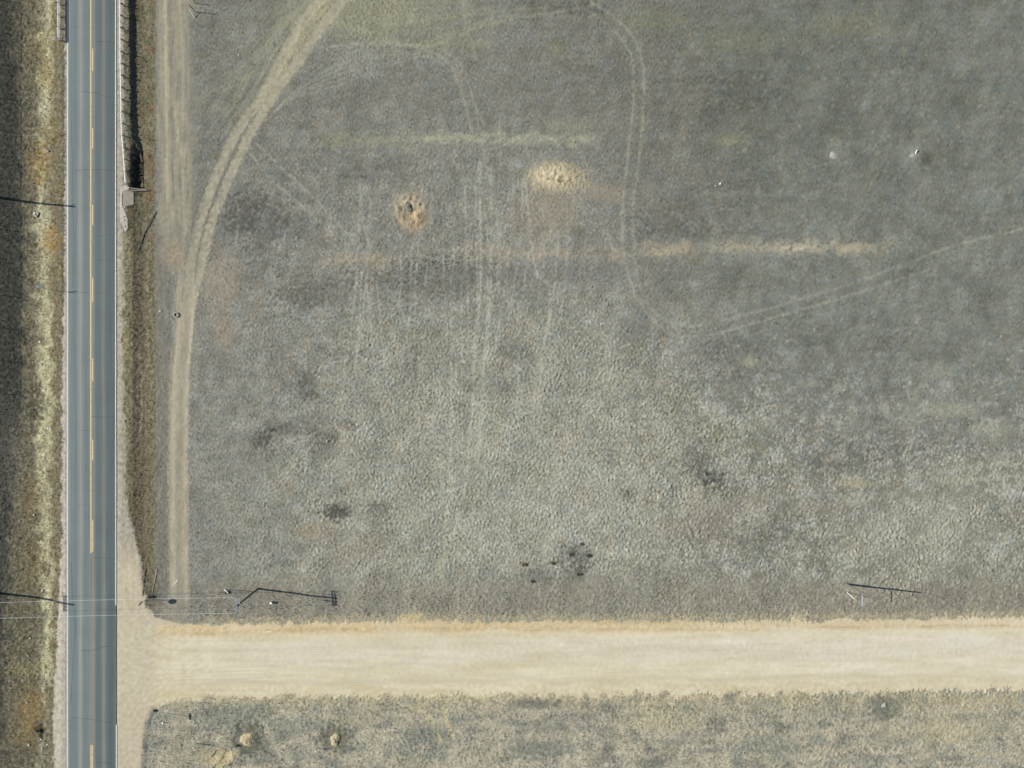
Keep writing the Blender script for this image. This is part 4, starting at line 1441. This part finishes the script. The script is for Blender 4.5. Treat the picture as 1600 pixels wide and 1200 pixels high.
rod("guy_guard", "slanting white plastic guy guard by the dark fence posts at the top", "guy guard", W(304, 28), W(300, 19, 0.9), 0.05, M['white_pl'])
rod("plastic_pipe", "thin white pipe lying on the worn track above the stop sign", "pipe", W(273.2, 913, 0.06), W(278.5, 905, 0.07), 0.04, M['white_pl'])
rod("pale_stick", "straight pale stick lying on the north edge of the dirt road", "stick", W(414.5, 987.3, 0.04), W(424.5, 986.8, 0.05), 0.035, M['white_pl'])
rod("plastic_pipe", "white pipe stub standing on the grey mound in the upper right field", "pipe", W(1429, 242, 0.15), W(1430, 236, 0.55), 0.09, M['litter'])
for i, (a1, a2, lb) in enumerate([((228, 879), (222, 931), "long pale dead branch along the shoulder edge above the junction"), ((246, 888), (237, 931), "pale dead branch pointing down to the stop sign")]):
    bm = bmesh.new()
    pts = []
    for k in range(7):
        u_ = k / 6
        pts.append(W(a1[0] + (a2[0] - a1[0]) * u_ + random.uniform(-0.6, 0.6), a1[1] + (a2[1] - a1[1]) * u_, 0.08))
    polytube(bm, [p - pts[0] for p in pts], 0.035, 5)
    o = obj("dead_branch", bm, M['grey_branch'] if 'grey_branch' in M else M['soil'])
    o.location = pts[0]
    tag(o, lb, "branch")

# ------------------------------------------------------------------ chain-link fence off the left edge (its shade falls into view)
def fence():
    xw = -10.5
    zb = -0.85
    t_ = thing("chain_link_fence", "tall chain-link fence with steel posts just west of the verge, shading the left edge", "fence", P(xw, 300, zb))
    o0_ = P(xw, 300, zb)
    H = 2.5
    pm = None
    y = -160.0
    ys_ = []
    while y < 632:
        ys_.append(y); y += 51.6
    for yy in ys_:
        if pm is None:
            bm_ = bmesh.new(); tube(bm_, (0, 0, -0.3), (0, 0, H + 0.05), 0.04, 0.04, 8)
            pm = obj("post", bm_, M['galv'], t_)
            p_ = pm
        else:
            p_ = pm.copy(); C.objects.link(p_); p_.parent = t_
        p_.location = P(xw, yy, zb) - o0_
    bm_ = bmesh.new()
    tube(bm_, P(xw, ys_[0], zb + H) - o0_, P(xw, ys_[-1], zb + H) - o0_, 0.022, 0.022, 6)
    obj("top_rail", bm_, M['galv'], t_)
    # woven mesh: diagonal wires as thin flat ribbons facing +-x, both ways
    Y0 = (600 - ys_[-1]) * S; Y1_ = (600 - ys_[0]) * S
    vs, fs = [], []
    w = 0.009
    pitch = 0.075
    off = 0
    for dirn in (1, -1):
        n = int((Y1_ - Y0 + H) / pitch)
        for k in range(n):
            ya = Y0 - (H if dirn > 0 else 0) + k * pitch
            a0, a1 = ya, ya + dirn * H
            z0_, z1_ = 0.0, H
            lo, hi = Y0, Y1_
            def clip(a0, z0, a1, z1):
                if a0 > a1:
                    a0, z0, a1, z1 = a1, z1, a0, z0
                if a1 <= lo or a0 >= hi:
                    return None
                if a0 < lo:
                    tt = (lo - a0) / (a1 - a0); a0, z0 = lo, z0 + (z1 - z0) * tt
                if a1 > hi:
                    tt = (hi - a0) / (a1 - a0); a1, z1 = hi, z0 + (z1 - z0) * tt
                return a0, z0, a1, z1
            c_ = clip(a0, z0_, a1, z1_)
            if not c_:
                continue
            a0, z0_, a1, z1_ = c_
            i0 = len(vs)
            xo = 0.004 * dirn
            vs += [(xo, a0 - w / 2 - o0_.y, z0_), (xo, a0 + w / 2 - o0_.y, z0_), (xo, a1 + w / 2 - o0_.y, z1_), (xo, a1 - w / 2 - o0_.y, z1_),
                   (xo + 0.004, a0 - o0_.y, z0_), (xo + 0.004, a1 - o0_.y, z1_)]
            fs += [(i0, i0 + 1, i0 + 2, i0 + 3), (i0 + 1, i0 + 4, i0 + 5, i0 + 2), (i0 + 4, i0, i0 + 3, i0 + 5)]
    me_ = bpy.data.meshes.new("wire_mesh")
    me_.from_pydata(vs, [], fs)
    o_ = link_mesh("wire_mesh", me_, M['galv'], t_)
    o_['kind'] = 'stuff'


fence()

# ------------------------------------------------------------------ soil mounds
def mound(name, label, x, y, rx, ry, h, m, rough=0.3, seed=0, rz=0.0):
    rnd = random.Random(seed)
    bm_ = bmesh.new()
    R, T = 9, 22
    ph = [rnd.uniform(0, 6.28) for _ in range(6)]
    c = bm_.verts.new((0, 0, h))
    rings = []
    for i in range(1, R + 1):
        row = []
        for k in range(T):
            a_ = 2 * math.pi * k / T
            lob = 1 + 0.14 * math.sin(2 * a_ + ph[0]) + 0.10 * math.sin(3 * a_ + ph[1]) + 0.07 * math.sin(5 * a_ + ph[2])
            u_ = i / R
            z_ = h * (math.cos(u_ * math.pi) * 0.5 + 0.5) + rnd.uniform(-1, 1) * rough * h * (1 - u_ ** 4)
            if i == R:
                z_ = -0.12
            j_ = 1 + rnd.uniform(-0.06, 0.06)
            row.append(bm_.verts.new((rx * u_ * lob * j_ * math.cos(a_), ry * u_ * lob * j_ * math.sin(a_), z_)))
        rings.append(row)
    for k in range(T):
        bm_.faces.new((c, rings[0][k], rings[0][(k + 1) % T]))
    for a_, b_ in zip(rings[:-1], rings[1:]):
        for k in range(T):
            bm_.faces.new((a_[k], b_[k], b_[(k + 1) % T], a_[(k + 1) % T]))
    o_ = obj(name, bm_, m, None, True)
    o_.location = W(x, y, 0.0)
    o_.rotation_euler = (0, 0, rz)
    return tag(o_, label, "soil mound")


mound("soil_mound", "sandy ant mound in a dark ring, left of the two bottom mounds", 385, 1155, 0.95, 1.15, 0.20, M['soil'], 0.55, 1)
mound("soil_mound", "smaller sandy ant mound in a dark ring, right of the two bottom mounds", 523.5, 1156, 0.75, 1.0, 0.20, M['soil'], 0.6, 2)
mound("soil_mound", "small round pale mound just south of the dirt road at right", 1382, 1102.5, 0.45, 0.45, 0.2, M['grey_soil'], 0.15, 3)
mound("soil_mound", "low white-grey soil mound in the upper right field", 1427, 243, 1.5, 1.2, 0.3, M['grey_soil'], 0.15, 4)
mound("soil_mound", "grey hump in the middle of the orange round digging", 637.5, 323, 0.75, 0.7, 0.22, mat("dark_grey_soil", alb(128, 126, 112), 1.0, noise=0.2, scale=4), 0.3, 5)
mound("soil_mound", "rough orange-tan soil heap on the south-east rim of the round digging", 653, 337, 1.0, 0.9, 0.26, M['tan_soil'], 0.5, 6)
mound("soil_mound", "pale tan clod heap on the west side of the large bare patch", 856, 280, 1.1, 0.8, 0.20, M['soil'], 0.5, 7)
mound("soil_mound", "rough clod heap in the centre of the large bare patch", 872, 283, 0.9, 0.7, 0.26, M['tan_soil'], 0.6, 8)
mound("soil_mound", "low pale heap at the east end of the large bare patch", 890, 272, 1.2, 0.8, 0.16, M['soil'], 0.5, 9)
mound("soil_mound", "faint pale grey mound left of the white-topped mound in the upper right field", 1303, 243, 0.7, 0.6, 0.12, M['grey_soil'], 0.2, 10)

# ------------------------------------------------------------------ litter
def crumple(name, label, cat, x, y, sx, sy, h, m, seed, group=None, rz=0.0):
    rnd = random.Random(seed)
    bm_ = bmesh.new()
    bmesh.ops.create_icosphere(bm_, subdivisions=2, radius=1.0)
    for v in bm_.verts:
        k_ = 1 + rnd.uniform(-0.3, 0.3)
        v.co = Vector((v.co.x * sx * k_, v.co.y * sy * k_, (v.co.z * 0.5 + 0.35) * h * k_))
    o_ = obj(name, bm_, m)
    o_.location = W(x, y, 0.0)
    o_.rotation_euler = (0, 0, rz)
    return tag(o_, label, cat, group)


litter = [
    (57, 335, 0.42, 0.42, "largest round pale boulder in the west verge, below the upper pole shadow"),
    (72.5, 167, 0.22, 0.3, "brightest white scrap in the pale grass of the upper west verge"),
    (75.5, 141, 0.2, 0.15, "white scrap just above the brightest one in the upper west verge"),
    (60, 138, 0.14, 0.14, "tiny white scrap left of the two upper verge scraps"),
    (38.5, 70.5, 0.16, 0.14, "lone white scrap on dark ground near the top left corner"),
    (67.5, 191, 0.16, 0.14, "small white scrap below the brightest upper verge scrap"),
    (75.5, 236, 0.22, 0.2, "tan-white stone in the brown grass of the upper west verge"),
    (62.5, 534, 0.22, 0.3, "white litter on the edge of the straw strip, below the warning sign"),
    (58.5, 572.5, 0.16, 0.12, "tiny white scrap in brown grass mid west verge"),
    (54.5, 608, 0.18, 0.18, "white scrap above the dark weed patch mid west verge"),
    (57, 637, 0.26, 0.16, "white litter in the dark weed patch mid west verge"),
    (80, 628.5, 0.14, 0.16, "tiny white scrap on the road side of the straw strip"),
    (75.5, 669, 0.22, 0.3, "pale blue-white scrap on the straw strip mid west verge"),
    (53, 804.5, 0.18, 0.2, "lone white scrap in the lower west verge above the crossarm shadow"),
    (66, 922.5, 0.2, 0.24, "white scrap just above the thick pole shadow in the lower west verge"),
    (43.5, 956, 0.14, 0.14, "tiny white scrap between the two wires in the lower west verge"),
    (47.5, 997.5, 0.26, 0.18, "white litter in grass below the southern wire"),
    (44, 1024.5, 0.2, 0.16, "white scrap above the olive patch in the lower west verge"),
    (42.5, 1098, 0.2, 0.22, "white scrap on the orange weeds near the bottom left"),
    (64, 1155, 0.18, 0.3, "white scrap by the dark hole near the bottom left"),
    (45, 1164, 0.26, 0.2, "white litter below the orange weeds near the bottom left"),
    (66, 1169.5, 0.22, 0.28, "lowest white scrap near the bottom left corner"),
    (74, 1163, 0.14, 0.2, "small white scrap right of the lowest ones near the road"),
    (373, 86.5, 0.2, 0.2, "small white scrap left of the curving track"),
    (250.7, 486, 0.18, 0.24, "small white scrap on the grey strip left of the broad track"),
    (1125.5, 287, 0.34, 0.24, "white litter alone in the dark upper right field"),
    (1118, 291, 0.2, 0.14, "small grey scrap just left of the white litter in the field"),
    (511, 689, 0.3, 0.12, "thin pale scrap in the pale grass left of centre"),
    (254.5, 1129.5, 0.26, 0.3, "white scrap below the street name post shadow"),
    (1467, 1117, 0.3, 0.16, "pale scrap near the south verge at lower right"),
    (1334, 900, 0.22, 0.18, "pale scrap above the lone utility pole base"),
    (1341, 901, 0.18, 0.24, "pale pinkish scrap right of the one above the lone pole"),
    (784, 1103, 0.3, 0.2, "pale scrap in the straw verge south of the dirt road"),
]
for i, (x, y, sx, sy, lb) in enumerate(litter):
    rock = ("boulder" in lb) or ("stone" in lb)
    crumple("stone" if rock else "litter_scrap", lb, "stone" if rock else "litter", x, y, sx * (1 if rock else 0.6), sy * (1 if rock else 0.6), 0.42 if rock else 0.15,
            M['conc'] if rock else M['litter'], 100 + i, None if rock else "scraps of litter", random.uniform(0, 3))

# pale ring (old tyre) on the broad track
b_ = W(275.5, 492)
bm = bmesh.new()
n, m_ = 18, 6
vv_ = []
for i in range(n):
    a_ = 2 * math.pi * i / n
    row = []
    for j in range(m_):
        c_ = 2 * math.pi * j / m_
        r_ = 0.34 + 0.09 * math.cos(c_)
        row.append(bm.verts.new((r_ * math.cos(a_), r_ * math.sin(a_), 0.07 + 0.08 * math.sin(c_))))
    vv_.append(row)
for i in range(n):
    for j in range(m_):
        bm.faces.new((vv_[i][j], vv_[(i + 1) % n][j], vv_[(i + 1) % n][(j + 1) % m_], vv_[i][(j + 1) % m_]))
o = obj("pale_ring", bm, M['grey_soil'], None, True)
o.location = b_
tag(o, "small pale ring lying on the left edge of the broad track", "ring")

# ------------------------------------------------------------------ dead weeds / tumbleweeds
def weed(label, x, y, r, m, seed, n=70):
    rnd = random.Random(seed)
    vs, fs = [], []
    for k in range(n):
        a_ = rnd.uniform(0, 2 * math.pi)
        e = rnd.uniform(0.1, 1.3)
        L = r * rnd.uniform(0.6, 1.1)
        d_ = Vector((math.cos(a_) * math.cos(e), math.sin(a_) * math.cos(e), math.sin(e)))
        s_ = Vector((-math.sin(a_), math.cos(a_), 0)) * 0.03
        u_ = Vector((0, 0, 0.02))
        st_ = Vector((rnd.uniform(-.1, .1), rnd.uniform(-.1, .1), 0))
        mid_ = st_ + d_ * L * 0.5 + Vector((0, 0, 0.08 * r))
        i0 = len(vs)
        vs += [st_ - s_, st_ + s_, mid_ + s_, mid_ - s_, st_ + d_ * L + u_]
        fs += [(i0, i0 + 1, i0 + 2, i0 + 3), (i0 + 3, i0 + 2, i0 + 4)]
    me_ = bpy.data.meshes.new("dead_weed")
    me_.from_pydata([tuple(v) for v in vs], [], fs)
    o_ = link_mesh("dead_weed", me_, m)
    o_.location = W(x, y, 0.0)
    return tag(o_, label, "weed", "dead weeds")


for i, (x, y, r, mm, lb) in enumerate([
        (819, 882, 0.5, 'twig', "brown tumbleweed alone left of the dark weed patch above the dirt road"),
        (909, 850, 0.38, 'twig', "brown tumbleweed at the top right of the dark weed patch above the dirt road"),
        (904, 897, 0.45, 'twig', "tan tumbleweed just below the dark weed patch above the dirt road"),
        (893, 866, 0.5, 'twig_dark', "dark weed clump in the middle of the dark patch above the dirt road"),
        (864, 880, 0.36, 'twig_dark', "dark weed clump left of the dark patch above the dirt road"),
        (920, 868, 0.42, 'twig_dark', "dark weed clump right of the dark patch above the dirt road"),
        (236.5, 933, 0.65, 'twig_dark', "dark bush at the foot of the stop sign"),
        (832, 908, 0.4, 'twig_dark', "dark weed clump at the south-west end of the dark patch"),
        (243, 1110, 0.4, 'twig_dark', "dark weed at the junction's southern corner beside the street name post"),
        (61, 1141, 0.6, 'twig_dark', "dark weed clump right of the orange weeds near the bottom left"),
        (370, 1165, 0.3, 'twig_dark', "small dark weed left of the first bottom ant mound"),
        (355, 925, 0.5, 'twig_dark', "dark weed by the foot of the end pole's guy wire")]):
    weed(lb, x, y, r, M[mm], 500 + i, 90)

# ------------------------------------------------------------------ dry grass tufts (uncountable)
def grass(name, N, region, hmin, hmax, cols, seed, blades=5, w=0.035):
    r_ = np.random.default_rng(seed)
    x = r_.uniform(xd[2], xd[-3], N * 4)
    y = r_.uniform(yd[2], yd[-3], N * 4)
    i0 = np.searchsorted(X1, xd[0]); j0 = np.searchsorted(Y1, yd[0])
    ii = i0 + ((x - xd[0]) / D).astype(int); jj = j0 + ((y - yd[0]) / D).astype(int)
    pr = region[jj, ii]
    ok = r_.uniform(0, 1, len(x)) < pr
    x, y, ii, jj = [q[ok][:N] for q in (x, y, ii, jj)]
    n = len(x)
    z = Z[jj, ii]
    base = rgb[jj, ii]
    V_ = np.zeros((n, blades, 3, 3), np.float32)
    Cc = np.zeros((n, blades, 3, 4), np.float32)
    hs = r_.uniform(hmin, hmax, n)
    tint = np.array(cols, float)[r_.integers(0, len(cols), n)]
    for b_ in range(blades):
        a_ = r_.uniform(0, 2 * np.pi, n)
        lean = r_.uniform(0.15, 0.8, n)
        h_ = hs * r_.uniform(0.6, 1.1, n)
        bx = x + r_.uniform(-.05, .05, n); by = y + r_.uniform(-.05, .05, n)
        sx_, sy_ = -np.sin(a_) * w, np.cos(a_) * w
        V_[:, b_, 0] = np.stack([bx - sx_, by - sy_, z - 0.02], -1)
        V_[:, b_, 1] = np.stack([bx + sx_, by + sy_, z - 0.02], -1)
        V_[:, b_, 2] = np.stack([bx + np.cos(a_) * h_ * lean, by + np.sin(a_) * h_ * lean, z + h_ * np.sqrt(1 - 0.6 * lean ** 2)], -1)
        col = lin(np.clip(base * 0.45 + tint * 0.55 + r_.normal(0, 8, (n, 1)), 20, 235)) / K
        Cc[:, b_, :, :3] = col[:, None, :]
        Cc[:, b_, :, 3] = 0.3
    nt_ = n * blades
    me_ = bpy.data.meshes.new(name)
    me_.vertices.add(nt_ * 3)
    me_.vertices.foreach_set("co", V_.reshape(-1))
    me_.loops.add(nt_ * 3)
    me_.loops.foreach_set("vertex_index", np.arange(nt_ * 3, dtype=np.int32))
    me_.polygons.add(nt_)
    me_.polygons.foreach_set("loop_start", np.arange(0, nt_ * 3, 3, dtype=np.int32))
    me_.update(calc_edges=True)
    ca = me_.color_attributes.new("tint", 'FLOAT_COLOR', 'POINT')
    ca.data.foreach_set("color", Cc.reshape(-1))
    o_ = link_mesh(name, me_, M['ground'])
    o_['kind'] = 'stuff'
    return o_


nearedge = smooth(-12, 0, PY - dirt_top(PX)) * (1 - smooth(0, 14, PY - dirt_bot(PX))) * (PX > 225)
free = 1 - np.clip(smoothm + 0.75 * nearedge + 0.9 * np.maximum(mBC, mD) + 0.6 * strip + (PX > 102) * (PX < 184), 0, 1)
inframe = ((IX > -20) & (IX < 1620) & (IY > -20) & (IY < 1220)).astype(float)
field = free * (IX > 240) * inframe
o = grass("dry_grass", 60000, field * np.clip(0.25 + 0.75 * light + 0.2 * n_clump, 0, 1) * (1 - 0.6 * track_soft), 0.05, 0.13, [(178, 174, 152), (160, 158, 138), (140, 138, 118), (186, 180, 156)], 11, 4, 0.03)
tag(o, "sparse dry grey-tan grass tufts covering the open field", "grass")
verge = free * inframe * ((IX < 102) | ((IX > 190) & (IX < 242) & (IY < 980)) | (IY > 1080) | ((IY > 925) & (IX > 290)))
o = grass("verge_grass", 60000, verge * np.clip(0.5 + 0.4 * n_clump, 0, 1), 0.10, 0.26, [(178, 171, 140), (156, 149, 120), (122, 116, 94), (192, 185, 156), (142, 126, 94)], 12, 4, 0.03)
tag(o, "longer straw and brown grass along the road verges and ditches", "grass")
